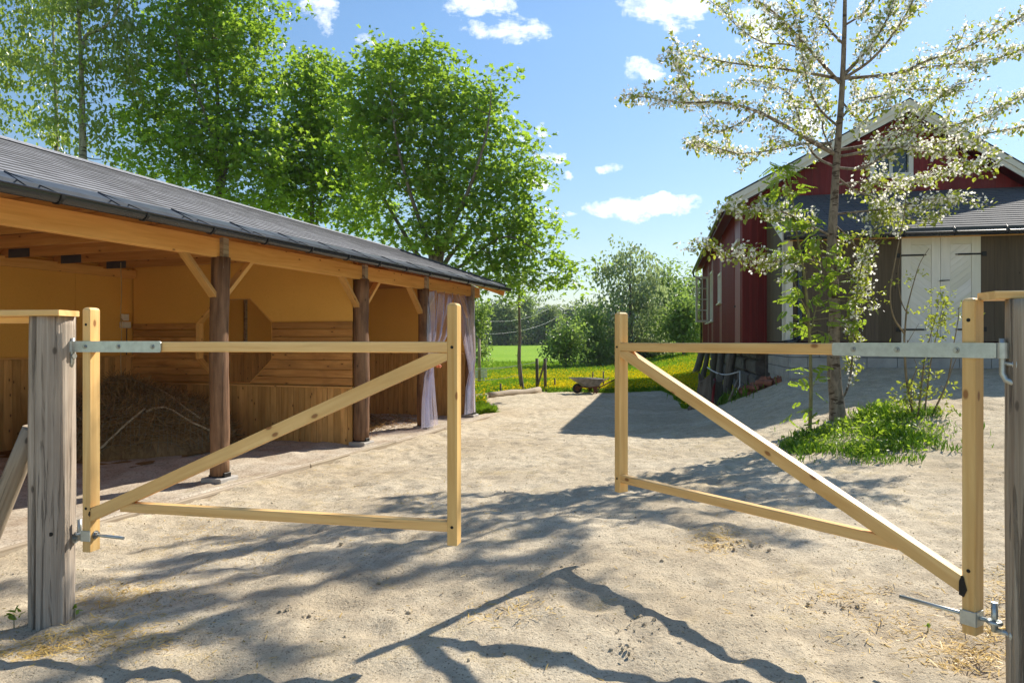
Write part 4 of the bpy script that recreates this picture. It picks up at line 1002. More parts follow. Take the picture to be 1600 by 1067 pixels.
# ---- brown annex with white doors
AN = -2.74
mb = MB(); adoor = (1.86, 3.13)
vclad(mb, lambda k, z: B(k+.51, AN, z), -.0, 8.2, lambda k: 3.44, 1.50, -BD, (.19, .24), .022, holes=[(adoor[0]-.0, adoor[1], 1.2, 3.35)], batten=False); mb.build('annex_front_wall', M['brownboard'], barn)
mb = MB(); vclad(mb, lambda m, z: B(.51, m, z), AN+.0, 0, lambda m: 3.46+(m-AN)*.39, 1.50, -BE, (.19, .24), .022, batten=False); mb.build('annex_side_wall', M['brownboard'], barn)
mb = MB(); mb.bar(B(.495, AN-.03, 1.52), B(.495, AN-.03, 3.46), .12, .05, BD); mb.bar(B(.47, AN+.08, 1.52), B(.47, AN+.08, 3.46), .03, .16, BE); mb.build('annex_corner_board', M['white'], barn)
mb = MB()
AG = (-3.03, 3.42); AT = (0, 4.66); KA0, KA1 = .36, 9.2; rows = 21
for r in range(rows):
    f0, f1 = r/rows, (r+1.06)/rows
    for c in range(20):
        k0 = KA0+(KA1-KA0)*c/20; k1 = KA0+(KA1-KA0)*(c+1)/20; b = len(mb.v)
        pt = lambda k, f, dz: B(k, AG[0]+(AT[0]-AG[0])*f, AG[1]+(AT[1]-AG[1])*f+dz)
        for p in (pt(k0, f0, .042), pt(k1, f0, .042), pt(k1, f1, .028), pt(k0, f1, .028), pt(k0, f0, .022), pt(k1, f0, .022)): mb.v.append(tuple(p))
        mb.face((b, b+1, b+2, b+3), [(k0, f0*rows*.15), (k1, f0*rows*.15), (k1, f1*rows*.15), (k0, f1*rows*.15)], random.random())
        mb.face((b+4, b+5, b+1, b), [(k0, 0), (k1, 0), (k1, .02), (k0, .02)], random.random())
mb.prism([B(KA0, AG[0], AG[1]+.02), B(KA0, 0, AT[1]+.02), B(KA0, 0, AT[1]-.06), B(KA0, AG[0], AG[1]-.06)], BE*(KA1-KA0))
mb.build('annex_roof', M['shingle2'], barn)
mb = MB(); mb.prism([B(KA0-.005, AG[0]-.01, AG[1]+.05), B(KA0-.005, .0, AT[1]+.05), B(KA0-.005, 0, AT[1]-.12), B(KA0-.005, AG[0]-.01, AG[1]-.12)], -BE*.028); mb.build('annex_verge_board', M['white'], barn)
mb = MB(); mb.bar(B(KA0, AG[0]-.02, AG[1]-.035), B(KA1, AG[0]-.02, AG[1]-.035), .028, .15); mb.build('annex_fascia', M['gutter'], barn)
mb = MB(); mb.bar(B(.5, AN-.05, 3.36), B(8.7, AN-.05, 3.36), .06, .07); mb.build('annex_soffit', M['beam'], barn)
mb = MB(); mb.loft([[B(k, AG[0]-.10+.058*math.cos(t), AG[1]-.05+.065*math.sin(t)) for t in np.linspace(math.pi, 2*math.pi, 9)]+[B(k, AG[0]-.10+.050*math.cos(t), AG[1]-.045+.058*math.sin(t)) for t in np.linspace(2*math.pi, math.pi, 9)] for k in (KA0+.03, KA1)]); ag = mb.build('annex_gutter', M['gutter'], barn)
for k in np.arange(.7, 9, .8):
    mb = MB()
    arc = [B(k, AG[0]-.10+.067*math.cos(t), AG[1]-.05+.072*math.sin(t)) for t in np.linspace(math.pi, 2*math.pi, 8)]
    for i in range(7): mb.bar(arc[i], arc[i+1], .03, .005, arc[i]-B(k, AG[0]-.1, AG[1]-.05))
    mb.tube([arc[0], B(k, AG[0]-.04, AG[1]+.055)], .006, 5); mb.build('gutter_bracket', M['iron'], ag)
mb = MB(); mb.tube([B(.72, AG[0]-.10, AG[1]-.1), B(.72, AG[0]-.09, AG[1]-.16), B(.68, AN-.09, AG[1]-.36), B(.67, AN-.08, AG[1]-.5), B(.67, AN-.08, 1.66), B(.64, AN-.12, 1.55), B(.50, AN-.26, 1.49), B(.38, AN-.36, 1.48)], .045, 12); mb.build('annex_downpipe', M['gutter'], barn)
# foundation blocks
mb = MB()
for r in range(3):
    k = .53-(r % 2)*.2
    while k < 8.7:
        L_ = .5; k0, k1 = max(k, .53), min(k+L_-.01, 8.7)
        if k1-k0 > .05: mb.box(B((k0+k1)/2, AN+.14, 1.5-.19-.2*r+.0), k1-k0, .22, .19, BE, .006)
        k += L_
    m = AN+.26
    while m < -.05: mb.box(B(.63, m+.24, 1.5-.19-.2*r), .475, .22, .19, BD, .006); m += .5
mb.box(B(4.6, AN+.15, .62), 8.1, .2, .6, BE); mb.box(B(.64, AN/2, .62), 2.5, .2, .6, BD)
mb.build('annex_foundation', M['foundation'], barn)
# double door
dk0, dk1, dz0, dz1 = adoor[0]+.51+.005, adoor[1]+.51-.005, 1.28, 3.33
mid = (dk0+dk1)/2
for side, (ka, kb) in enumerate(((dk0, mid-.004), (mid+.004, dk1))):
    df = lambda k, z, e=0: B(k, AN-.004-e, z)
    mb = MB(); mb.board([df(ka, dz0), df(kb, dz0), df(kb, dz1), df(ka, dz1)], BD*.03, UP)
    w_ = .15; ia, ib = (ka+w_, kb-w_*.95) if True else 0
    mb.board([df(ka, dz0), df(ia, dz0), df(ia, dz1), df(ka, dz1)], -BD*.024, UP); mb.board([df(ib, dz0), df(kb, dz0), df(kb, dz1), df(ib, dz1)], -BD*.024, UP)
    for z0, z1 in ((dz0, dz0+.18), (dz1-.13, dz1)): mb.board([df(ia+.002, z0), df(ib-.002, z0), df(ib-.002, z1), df(ia+.002, z1)], -BD*.024, BE)
    z = dz0+.18-.4; W_ = ib-ia-.008; rise = W_*.82*(1 if side == 1 else -1)
    lo, hi = dz0+.184, dz1-.134
    while z < hi+.4:
        q = [(ia+.004, z), (ib-.004, z+rise), (ib-.004, z+rise+.1135), (ia+.004, z+.1135)]
        cl_ = []
        for (zc_, sgn) in ((lo, 1), (hi, -1)):     # clip
            src = q; q = []
            for i in range(len(src)):
                p_, n_ = src[i], src[(i+1) % len(src)]
                ip, inn_ = (p_[1]-zc_)*sgn >= 0, (n_[1]-zc_)*sgn >= 0
                if ip: q.append(p_)
                if ip != inn_:
                    t = (zc_-p_[1])/(n_[1]-p_[1]); q.append((p_[0]+(n_[0]-p_[0])*t, zc_))
            if not q: break
        if len(q) > 2: mb.board([df(k, zz) for k, zz in q], -BD*.016, BE*W_+UP*rise)
        z += .116
    d = mb.build('door_leaf', M['white'], barn)
    for z in (dz1-.31, dz1-1.62):
        mb = MB(); kx = ka if side == 0 else kb; sg = 1 if side == 0 else -1
        mb.bar(B(kx-sg*.02, AN-.034, z), B(kx+sg*.36, AN-.034, z), .008, .03, UP, .002); mb.bar(B(kx+sg*.36, AN-.034, z), B(kx+sg*.40, AN-.034, z), .006, .016, UP, .001)
        mb.box(B(kx-sg*.06, AN-.03, z), .06, .014, .08, BE, .003); mb.tube([B(kx-sg*.018, AN-.04, z-.03), B(kx-sg*.018, AN-.04, z+.03)], .011, 8); mb.build('strap_hinge', M['iron'], d)
    if side == 0:
        mb = MB(); mb.tube([B(mid-.02, AN-.04, 2.56), B(mid-.02, AN-.09, 2.56), B(mid+.12, AN-.09, 2.565)], .009, 8); mb.build('handle', M['iron'], d)
# ---- darker building behind, at the far right
nb = empty('outbuilding', B(13, 9, 0), 'dark metal-roofed building peeking out behind the red barn at the right edge', 'building')
mb = MB(); a0 = at(1592, 247, 21.); 
NB = lambda k, n, z: B(9.6+k, 5.0+n, z)
mb.prism([NB(-.1, -.3, 5.05), NB(-.1, 3, 7.1), NB(-.1, 3, 6.98), NB(-.1, -.3, 4.93)], BE*9); mb.prism([NB(-.1, 6.3, 5.05), NB(-.1, 6.3, 4.93), NB(-.1, 3, 6.98), NB(-.1, 3, 7.1)], BE*9)
for k in np.arange(0, 9, .22): mb.bar(NB(k, -.3, 5.06), NB(k, 3, 7.11), .04, .035)
mb.build('roof', M['darkroof'], nb)
mb = MB(); mb.prism([NB(0, 0, .5), NB(0, 6, .5), NB(0, 6, 5.0), NB(0, 3, 6.95), NB(0, 0, 5.0)], BE*8.5); mb.build('wall', M['brownboard'], nb)
mb = MB(); 
for d_ in (0, .16): mb.tube([at(1500, 207, 19+d_).lerp(at(1700, 160, 16+d_), t)-UP*.25*math.sin(math.pi*t) for t in np.linspace(0, 1, 10)], .012, 5)
tag(mb.build('overhead_cable', M['cable'], loc=at(1600, 190, 17.5)), 'thin dark overhead cable running to the barn roof at the top right', 'cable')

# ------------------------------------------------------------------ far yard edge
wb = empty('wheelbarrow', (2.2, 20.6, 0), 'grey metal wheelbarrow with rusty legs parked at the edge of the meadow', 'wheelbarrow')
W0 = Vector((2.15, 20.55, ground(2.15, 20.55))); wd = Vector((.97, .24, 0)).normalized(); wn = Vector((-wd.y, wd.x, 0))
WP = lambda a, b, z: W0+wd*a+wn*b+UP*z
mb = MB(); top = [(-.42, -.33), (.42, -.31), (.42, .31), (-.42, .33)]; bot = [(-.05, -.2), (.30, -.2), (.30, .2), (-.05, .2)]
rt = [.42, .40, .40, .42]
o_t = [WP(a, b, z) for (a, b), z in zip(top, rt)]; o_b = [WP(a, b, .17) for a, b in bot]
i_t = [WP(a*.955, b*.955, z) for (a, b), z in zip(top, rt)]; i_b = [WP(a*.95, b*.94, .19) for a, b in bot]
mb.loft([o_b, o_t, i_t, i_b], closed=True, caps=True)
for i in range(4): mb.tube([o_t[i], o_t[(i+1) % 4]], .014, 6)
mb.build('tray', M['tray'], wb)
mb = MB()
for b in (-.22, .22): mb.tube([WP(-.30, b*.25, .17), WP(-.05, b*.8, .17), WP(.35, b, .18), WP(.80, b*1.25, .40)], .018, 8)
mb.build('handle_frame', M['rust'], wb)
for b in (-.2, .2):
    mb = MB(); mb.tube([WP(.16, b, .17), WP(.14, b*1.1, -.02), WP(.22, b*1.1, -.02), WP(.34, b*1.05, .17)], .016, 8)
    mb.board([WP(.12, b, .16), WP(.26, b, .16), WP(.24, b*1.05, .0), WP(.15, b*1.05, .0)], wn*.01, UP); mb.build('leg', M['rust'], wb)
mb = MB(); wc = WP(-.28, 0, .125)
for dx, rr in ((0, .135),):
    rings = []
    for k in range(21):
        t = 2*math.pi*k/20; c = wc+wd*math.cos(t)*.11+UP*math.sin(t)*.11; dr = (wd*math.cos(t)+UP*math.sin(t))
        rings.append([c+dr*.035*math.cos(p)+wn*.04*math.sin(p) for p in np.linspace(0, 2*math.pi, 9)[:-1]])
    mb.loft(rings, caps=False, smooth=True)
wh = mb.build('wheel', M['tyre'], wb)
mb = MB(); mb.tube([wc-wn*.03, wc+wn*.03], .085, 16, smooth=False); mb.tube([wc-wn*.07, wc+wn*.07], .012, 8); mb.build('rim', M['rust'], wh)
# stakes, H-post, wires, log kerb
def stick(name, px, pb, pt, Y, r, label, cat, group, mat='oldwood', lean=0):
    b = at(px, pb, Y); t = at(px+lean, pt, Y); z = gz1(b.x, Y)-.08; b.z = min(b.z, z+.08)-.06
    mb = MB(); mb.tube([b, b.lerp(t, .5)+Vector((random.uniform(-.01, .01), 0, 0)), t], [r, r*.95, r*.9], 8, wob=.05)
    return tag(mb.build(name, M[mat], loc=b), label, cat, group)
GS = 'thin fence stakes along the meadow edge'
stick('fence_stake', 782, 617, 599, 19.6, .026, 'short thin fence stake in the yellow meadow near the shed corner', 'stake', GS)
stick('fence_stake', 867, 612, 591, 21.6, .026, 'short stake between the double posts and the wheelbarrow', 'stake', GS)
stick('fence_stake', 925.5, 600, 581, 22.4, .022, 'thin stake standing right behind the wheelbarrow tray', 'stake', GS, lean=1)
stick('fence_stake', 944, 613, 580, 21.8, .024, 'thin stake just right of the wheelbarrow handles', 'stake', GS, lean=-1.5)
hp = empty('braced_post_pair', at(846, 612, 21.4), 'two slim fence posts with a slanting wooden brace between them in the meadow', 'fence posts')
for x in (839.5, 852): mb = MB(); b = at(x, 616, 21.4); mb.tube([b, at(x-.5, 560, 21.4)], .048, 10, wob=.04); mb.build('post', M['oldwood'], hp)
mb = MB(); mb.bar(at(841, 600, 21.32), at(851, 566, 21.32), .05, .09, Vector((0, 1, 0))); mb.build('brace', M['oldwood'], hp)
pl = empty('utility_post', at(749, 588, 24), 'thin grey post beside white rails beyond the shed corner', 'post')
mb = MB(); mb.tube([at(749, 596, 24), at(748.5, 529, 24)], .05, 10); mb.build('pole', M['graypole'], pl)
mb = MB(); mb.tube([at(748.5, 530, 24), at(744, 524, 24)], .012, 5); mb.tube([at(748.5, 533, 24), at(753, 526, 24)], .012, 5); mb.build('arm', M['cable'], pl)
ra = empty('white_rails', at(752, 590, 25), 'pair of low white wooden rails beyond the shed corner', 'rail')
for (y0, y1) in ((581.5, 578.5), (586, 583), (590, 587.5)):
    mb = MB(); mb.bar(at(738, y0, 25), at(761, y1, 25), .04, .085); mb.build('rail', M['white'], ra)
for x in (741, 756): mb = MB(); mb.bar(at(x, 596, 25.05), at(x, 578, 25.05), .06, .06, Vector((0, 1, 0))); mb.build('rail_post', M['white'], ra)
wf = empty('wire_fence', at(800, 590, 20), 'pale electric fence wires stretched across the meadow near the shed', 'fence')
for (xa, ya, xb, yb) in ((742, 575.5, 839, 566), (742, 594, 815, 585), (742, 577, 815, 570)):
    mb = MB(); p0, p1 = at(xa, ya, 22.5), at(xb, yb, 21.4); mb.tube([p0.lerp(p1, t)-UP*.05*math.sin(math.pi*t) for t in np.linspace(0, 1, 8)], .007, 5); mb.build('wire', M['wire'], wf)
for (xa, ya, xb, yb) in ((738, 522, 900, 480), (738, 500, 880, 470)):
    mb = MB(); p0, p1 = at(xa, ya, 60), at(xb, yb, 75); mb.tube([p0.lerp(p1, t)-UP*.9*math.sin(math.pi*t) for t in np.linspace(0, 1, 12)], .007, 4)
    tag(mb.build('power_line', M['wire'], loc=p0), ('upper' if ya < 510 else 'lower')+' pale overhead line sagging in front of the far trees', 'power line', 'overhead lines over the field')
def kerb_log(xa, ya, xb, yb, Ya, Yb, r, label):
    a, b = at(xa, ya, Ya), at(xb, yb, Yb); a.z = ground(a.x, a.y)+r*.5; b.z = ground(b.x, b.y)+r*.5
    mb = MB(); mb.tube([a.lerp(b, t)+Vector((0, random.uniform(-.02, .02), random.uniform(-.01, .01))) for t in np.linspace(0, 1, 8)], [r*random.uniform(.9, 1.1) for _ in range(8)], 12, wob=.05)
    tag(mb.build('kerb_log', M['graypole'], loc=a.lerp(b, .5)), label, 'log', 'logs edging the yard')
kerb_log(763, 622, 842, 613, 19., 20.9, .10, 'long pale log lying along the edge of the sand yard')
kerb_log(738, 624, 760, 622, 18.6, 18.9, .09, 'short pale log end next to the shed corner')
# rubble, stump, leaning sticks by the barn corner
for i in range(34):
    px_ = random.uniform(1160, 1222); py_ = 605-(px_-1160)*.45+random.uniform(-9, 6); Y_ = 15.0-(px_-1160)*.012+random.uniform(-.3, .3)
    p = at(px_, py_, Y_); p.z = gz1(p.x, p.y)+random.uniform(.02, .22)*(1 if px_ < 1200 else .4)
    mb = MB(); s_ = random.uniform(.06, .15); ax = Vector((random.uniform(-1, 1), random.uniform(-1, 1), random.uniform(-.4, .4))).normalized()
    mb.box(p, s_*1.7, s_, s_*.7, ax, s_*.25); b = len(mb.v)
    mb.v = [tuple(Vector(v)+Vector((random.uniform(-1, 1), random.uniform(-1, 1), random.uniform(-1, 1)))*s_*.13) for v in mb.v]
    tag(mb.build('rubble_brick', M['rubble'], loc=p), 'broken reddish brick in the rubble heap by the barn corner', 'brick', 'bricks of the rubble heap')
sp = at(1117, 628, 15.6); sp = Vector((sp.x, 16.0, gz1(sp.x, 16.0)))
mb = MB(); rings = []
for k, z in enumerate(np.linspace(-.1, .62, 9)):
    rings.append([sp+Vector(((.24+.05*math.sin(5*a+k*.3)+.12*math.exp(-max(z, 0)*6)*(1+math.sin(3*a)))*math.cos(a), (.22+.05*math.sin(4*a+k*.4)+.12*math.exp(-max(z, 0)*6))*math.sin(a), z+(.14*math.sin(3*a+1)+.06*math.sin(9*a) if k == 8 else 0))) for a in np.linspace(0, 6.283, 22)[:-1]])
mb.loft(rings, smooth=False); tag(mb.build('tree_stump', M['oldwood'], loc=sp), 'dark jagged tree stump under the barn overhang', 'stump')
for i, (xa, ya, xb, yb, Y_, lab, mt) in enumerate(((1112, 618, 1117, 592, 15.4, 'red-brown stick leaning on the stump beside the barn', 'redboard'), (1137, 624, 1153, 594, 15.0, 'thin pale pole leaning against the barn support', 'graypole'))):
    mb = MB(); p0, p1 = at(xa, ya, Y_), at(xb, yb, Y_+.5); p0.z = gz1(p0.x, p0.y)-.03; mb.tube([p0, p1], .03, 8, wob=.06); tag(mb.build('leaning_pole', M[mt], loc=p0), lab, 'pole')
mb = MB(); p0, p1 = at(1105, 574, 17.2), at(1156, 580, 15.1); mb.tube([p0.lerp(p1, t)-UP*.12*math.sin(math.pi*t) for t in np.linspace(0, 1, 12)]+[p1-UP*.3, p1-UP*.5+Vector((-.1, 0, 0))], .014, 6)
tag(mb.build('loose_hose', M['wire'], loc=p0), 'pale hose hanging slack between the poles under the barn', 'hose')
# ------------------------------------------------------------------ vegetation
def gpt(px, py):
    Ys_ = np.arange(1.5, 40, .01); Xs_ = (px-800)/F*Ys_; zr = EYE-(py-533.5)/F*Ys_; g_ = gz(Xs_, Ys_)
    i = int(np.argmax(g_ >= zr)); return Vector((Xs_[i], Ys_[i], g_[i]))
def smooth(pts, n=6):
    pts = [Vector(p) for p in pts]; o = []
    for i in range(len(pts)-1):
        a, b, c, d = pts[max(i-1, 0)], pts[i], pts[i+1], pts[min(i+2, len(pts)-1)]
        for k in range(n):
            t = k/n; o.append(.5*((2*b)+(c-a)*t+(2*a-5*b+4*c-d)*t*t+(3*b-a-3*c+d)*t**3))
    o.append(pts[-1]); return o
def leaves_at(cent, n_each, spread, size, T, flat=.6, pitch=(-.35, .55), rsd=None, clumpvar=.5):
    cent = np.asarray(cent); N = len(cent)*n_each
    p = np.repeat(cent, n_each, 0); d = RNG.normal(0, 1, (N, 3)); d *= (np.minimum(np.linalg.norm(d, axis=1), 1.75)/np.linalg.norm(d, axis=1))[:, None]
    p = p+d*np.array([spread, spread, spread*flat])
    rot = rotm(RNG.uniform(0, 6.283, N), RNG.normal(pitch[0], pitch[1], N), RNG.normal(0, .5, N))
    sz = size*RNG.uniform(.65, 1.25, N)
    v, f = inst(T, p, rot, sz)
    cr = np.repeat(RNG.uniform(0, 1, len(cent)), n_each)*clumpvar+RNG.uniform(0, 1, N)*(1-clumpvar)
    return v, f, np.repeat(cr, len(T[1]))
def clump_centres(ells, n, mind, rng):
    vol = np.array([e[1][0]*e[1][1]*e[1][2]*e[2] for e in ells]); vol = vol/vol.sum(); out = []
    tries = 0
    while len(out) < n and tries < n*30:
        tries += 1
        e = ells[rng.choice(len(ells), p=vol)]; d = rng.normal(0, 1, 3); d /= np.linalg.norm(d)
        p = np.array(e[0])+d*rng.random()**(1/2.6)*np.array(e[1])
        if out and np.min(np.sum((np.array(out)-p)**2, 1)) < mind*mind*(.3+.7*rng.random()): continue
        out.append(p)
    return np.array(out)
def ELL(px, py, Y, rx, ry, depth=None, wgt=1., dy=0, df=.6):
    s = Y/F; c = at(px, py, Y); return ((c.x, c.y+dy, c.z), (rx*s, depth if depth else rx*s*df, ry*s), wgt)
def tree(name, label, cat, group, base, stems, ells, n_cl, lpc, spread, lsize, lm, bm, T=T_MAPLE, mind=.5, flat=.55, twig=.012, rise=.55, seed=1, sides=6, twigs=2, pitch=(-.35, .55), fork=None, spray=True, minz=0.):
    rng = np.random.default_rng(seed)
    root = empty(name, base, label, cat, group)
    mb = MB(); nodes = []
    for pts, r0, r1 in stems:
        ps = smooth(pts, 5); n = len(ps); rad = [r0+(r1*.45-r0)*(i/(n-1))**.55 for i in range(n)]
        mb.tube(ps, rad, sides+4, wob=.03)
        nodes += [(np.array(p), r) for p, r in zip(ps, rad)]
    NP = np.array([q[0] for q in nodes]); NR_ = np.array([q[1] for q in nodes])
    cc = clump_centres(ells, n_cl, mind, rng)
    lc = []
    order = np.argsort(np.min(np.linalg.norm(cc[:, None]-NP[None], axis=2), axis=1))
    for i in order:
        c = cc[i]
        dh = np.linalg.norm(NP[:, :2]-c[:2], axis=1); want = c[2]-rise*dh
        cost = np.abs(NP[:, 2]-want)*1.0+dh*.55+np.where(NP[:, 2] > c[2]+.1, 3, 0)+np.where(NP[:, 2] < minz, 4, 0)
        k = int(np.argmin(cost)); a = NP[k]; L = np.linalg.norm(c-a)
        if L < .05: continue
        r0 = min(NR_[k]*.7, twig+.008*L*1.6); mid = (a+c)/2+np.array([0, 0, -.06*L])+rng.normal(0, .05*L, 3)
        seg = [Vector(q) for q in (a, a*.7+mid*.3+rng.normal(0, .02*L, 3), mid, mid*.4+c*.6+rng.normal(0, .02*L, 3), c)]
        ps = smooth(seg, 2); rads = [r0+(twig*.35-r0)*(j/(len(ps)-1)) for j in range(len(ps))]
        mb.tube(ps, rads, 5, caps=False)
        NP = np.concatenate([NP, np.array([ps[j] for j in range(3, len(ps))])]); NR_ = np.concatenate([NR_, rads[3:]])
        sub_ = [c]
        for _ in range(twigs):
            e = c+rng.normal(0, 1, 3)*np.array([1, 1, flat])*spread*1.1; mb.tube([Vector(c), Vector((c+e)/2+rng.normal(0, .03, 3)), Vector(e)], [twig*.4, twig*.3, twig*.2], 4, caps=False); sub_.append(e)
        lc += sub_ if spray else [c]
    tr = mb.build('trunk', bm, root)
    lc = np.array(lc); per = max(1, int(lpc/(1+twigs))) if spray else lpc
    v, f, r = leaves_at(lc, per, spread*.75 if spray else spread, lsize, T, flat, pitch)
    np_obj('crown', v, f, lm, root, rnd=r)
    return root
def stem_px(pts, Y, zb=None, dys=None):
    o = [at(p[0], p[1], Y+(dys[i] if dys else 0)) for i, p in enumerate(pts)]
    return o
def based(px, Y, r0, pts, r1):
    """stem from the ground at this pixel column, then through the given pixels"""
    b = at(px, 533, Y); b.z = gz1(b.x, b.y)-.1
    return ([b]+[at(p[0], p[1], Y+(p[2] if len(p) > 2 else 0)) for p in pts], r0, r1)
TG = 'broadleaf trees behind the shed'
# maple with many stems at the shed's far end
Yc = 19.5
ells = [ELL(640, 155, Yc, 92, 88), ELL(722, 200, Yc, 75, 82), ELL(785, 275, Yc, 62, 62), ELL(800, 360, Yc, 62, 48), ELL(848, 415, Yc, 46, 30), ELL(628, 255, Yc, 80, 60), ELL(700, 285, Yc, 85, 58), ELL(575, 175, Yc, 48, 88), ELL(566, 300, Yc, 40, 45),
        ELL(770, 410, Yc, 62, 40), ELL(672, 365, Yc, 80, 26, wgt=.7), ELL(768, 130, Yc, 24, 32), ELL(600, 100, Yc, 36, 36), ELL(835, 270, Yc, 24, 36), ELL(810, 445, Yc, 50, 16), ELL(880, 432, Yc, 22, 18), ELL(690, 110, Yc, 40, 34)]
st = [based(676, Yc, .17, [(676, 430), (668, 380), (640, 300, -.5), (618, 210, -.8), (610, 130, -.9)], .02), based(680, Yc, .16, [(680, 430), (684, 370), (690, 280, .6), (690, 180, .9), (660, 90, .9)], .02),
      based(686, Yc, .16, [(686, 430), (700, 370), (735, 290, -.7), (760, 210, -1), (768, 140, -1)], .02), based(690, Yc, .14, [(690, 440), (715, 385), (770, 320, .6), (815, 270, .8)], .02),
      based(690, Yc, .12, [(692, 450), (730, 410), (790, 370, -.5), (850, 400, -.6)], .02), based(670, Yc, .13, [(668, 440), (640, 380), (590, 290, .5), (565, 200, .6), (560, 120, .6)], .02)]
tree('maple_tree', 'broad many-stemmed maple reaching beyond the far end of the shed roof', 'tree', TG, st[0][0][0], st, ells, 400, 46, .31, .15, M['maple'], M['bark'], seed=5, mind=.56, minz=3.4, flat=.5)
Ya = 21
ells = [ELL(330, 60, Ya, 100, 105), ELL(400, 110, Ya, 46, 90), ELL(265, 185, Ya, 78, 66), ELL(325, 225, Ya, 110, 62), ELL(232, 110, Ya, 44, 46), ELL(395, 225, Ya, 58, 70), ELL(245, 245, Ya, 62, 36), ELL(390, 5, Ya, 48, 60), ELL(330, -70, Ya, 90, 60), ELL(340, 300, Ya, 90, 26, wgt=.6)]
st = [based(343, Ya, .19, [(344, 380), (343, 300), (342, 215), (338, 120, .2), (330, 20, .3), (330, -80)], .03), based(345, Ya, .14, [(344, 360), (345, 290), (325, 190, -.6), (285, 100, -.9), (270, 40, -1)], .02), based(345, Ya, .13, [(346, 350), (352, 270), (380, 180, .6), (400, 90, .8), (405, 0, .8)], .02)]
tree('maple_tree', 'tall dense maple with a dark straight trunk behind the middle of the shed roof', 'tree', TG, st[0][0][0], st, ells, 400, 46, .33, .155, M['maple'], M['bark'], seed=8, mind=.6, flat=.5)
Yb = 23
ells = [ELL(485, 140, Yb, 52, 58), ELL(490, 215, Yb, 62, 58), ELL(470, 280, Yb, 62, 42), ELL(522, 285, Yb, 40, 46), ELL(450, 330, Yb, 60, 20, wgt=.6), ELL(525, 130, Yb, 22, 40), ELL(545, 235, Yb, 42, 66), ELL(560, 330, Yb, 50, 34, wgt=.7)]
st = [based(488, Yb, .14, [(488, 380), (487, 300), (484, 220), (486, 140), (490, 95)], .02), based(492, Yb, .1, [(494, 370), (505, 300), (525, 220), (530, 150)], .02)]
tree('maple_tree', 'narrower maple standing between the two larger maples behind the shed', 'tree', TG, st[0][0][0], st, ells, 250, 46, .33, .16, M['maple'], M['bark'], seed=12, mind=.48)
Yp = 19.5
ells = [ELL(150, 60, Yp, 60, 80), ELL(205, 30, Yp, 42, 50), ELL(190, 105, Yp, 45, 40), ELL(130, 180, Yp, 58, 55), ELL(165, 222, Yp, 30, 28), ELL(100, -40, Yp, 90, 50), ELL(105, 110, Yp, 40, 50)]
st = [based(131, Yp, .17, [(130, 300), (129, 200), (127, 110), (124, 40), (118, -70)], .06), ([at(129, 75, Yp), at(136, 55, Yp), at(160, 45, Yp-.3), at(182, 20, Yp-.6), at(190, -20, Yp-.7)], .075, .03)]
tree('aspen_tree', 'aspen with a pale mottled trunk, right of two above the roof', 'tree', TG, st[0][0][0], st, ells, 120, 50, .28, .135, M['aspen'], M['aspenbark'], T=T_OVAL, seed=21, mind=.42, rise=.35, pitch=(-.9, .5))
Yq = 22.5
ells = [ELL(50, 60, Yq, 70, 90), ELL(40, 170, Yq, 60, 60), ELL(75, 235, Yq, 55, 35), ELL(-40, 100, Yq, 60, 120), ELL(30, -40, Yq, 70, 40)]
st = [based(88, Yq, .13, [(88, 300), (88, 180), (84, 80), (80, -60)], .04)]
tree('aspen_tree', 'slender aspen with thinner trunk at the upper left corner', 'tree', TG, st[0][0][0], st, ells, 120, 50, .30, .145, M['aspen'], M['aspenbark'], T=T_OVAL, seed=22, mind=.45, rise=.35, pitch=(-.9, .5))
# ---- trees round the field
FG = 'trees and bushes round the field'
def ftree(label, Y, px, pb, ells, n, lpc, spread, ls, lm, seed, T=T_OVAL, name='field_tree', r=.14, mind=.5, flat=.8, pitch=(-.3, .6), group=FG, tw=1, bk='bark'):
    b = at(px, pb, Y); b.z = gz1(b.x, b.y)-.1; top = min(e[0][2]+e[1][2] for e in ells[:1])
    bx = np.mean([e[0][0] for e in ells[:1]])
    st = [([b, Vector((b.x*.7+bx*.3, Y, b.z+(top-b.z)*.35)), Vector((bx, Y+.2, b.z+(top-b.z)*.7)), Vector((bx, Y, top-.1))], r, .02)]
    return tree(name, label, 'bush' if name == 'bush' else 'tree', group, b, st, ells, n, lpc, spread, ls, lm, M[bk], T=T, seed=seed, mind=mind, flat=flat, pitch=pitch, twigs=tw, twig=.02)
Y = 46
ftree('tall greyish willow, the highest of the trees beside the field', Y, 985, 566, [ELL(985, 445, Y, 44, 60), ELL(955, 490, Y, 42, 48), ELL(1000, 402, Y, 15, 24), ELL(948, 440, Y, 20, 34), ELL(1008, 480, Y, 38, 62), ELL(975, 530, Y, 56, 32), ELL(965, 410, Y, 14, 18)], 140, 46, .48, .24, M['willow'], 31, pitch=(-1.1, .45), mind=.7, name='willow_tree', r=.3)
Y = 52
ftree('lighter green airy tree just right of the tall willow', Y, 1040, 562, [ELL(1038, 465, Y, 34, 42), ELL(1046, 515, Y, 36, 30), ELL(1030, 500, Y, 30, 34)], 110, 46, .6, .30, M['birch'], 32, mind=.8)
Y = 44
ftree('bright yellow-green young tree in front of the right field trees', Y, 1068, 556, [ELL(1068, 500, Y, 28, 34), ELL(1072, 520, Y, 24, 22)], 70, 60, .5, .26, M['bush'], 33, mind=.6)
Y = 72
ftree('hazy tree whose top shows left of the barn eave', Y, 1082, 545, [ELL(1084, 470, Y, 26, 36), ELL(1078, 505, Y, 30, 30)], 60, 50, .9, .42, M['fargreen'], 34, mind=1.)
Y = 41
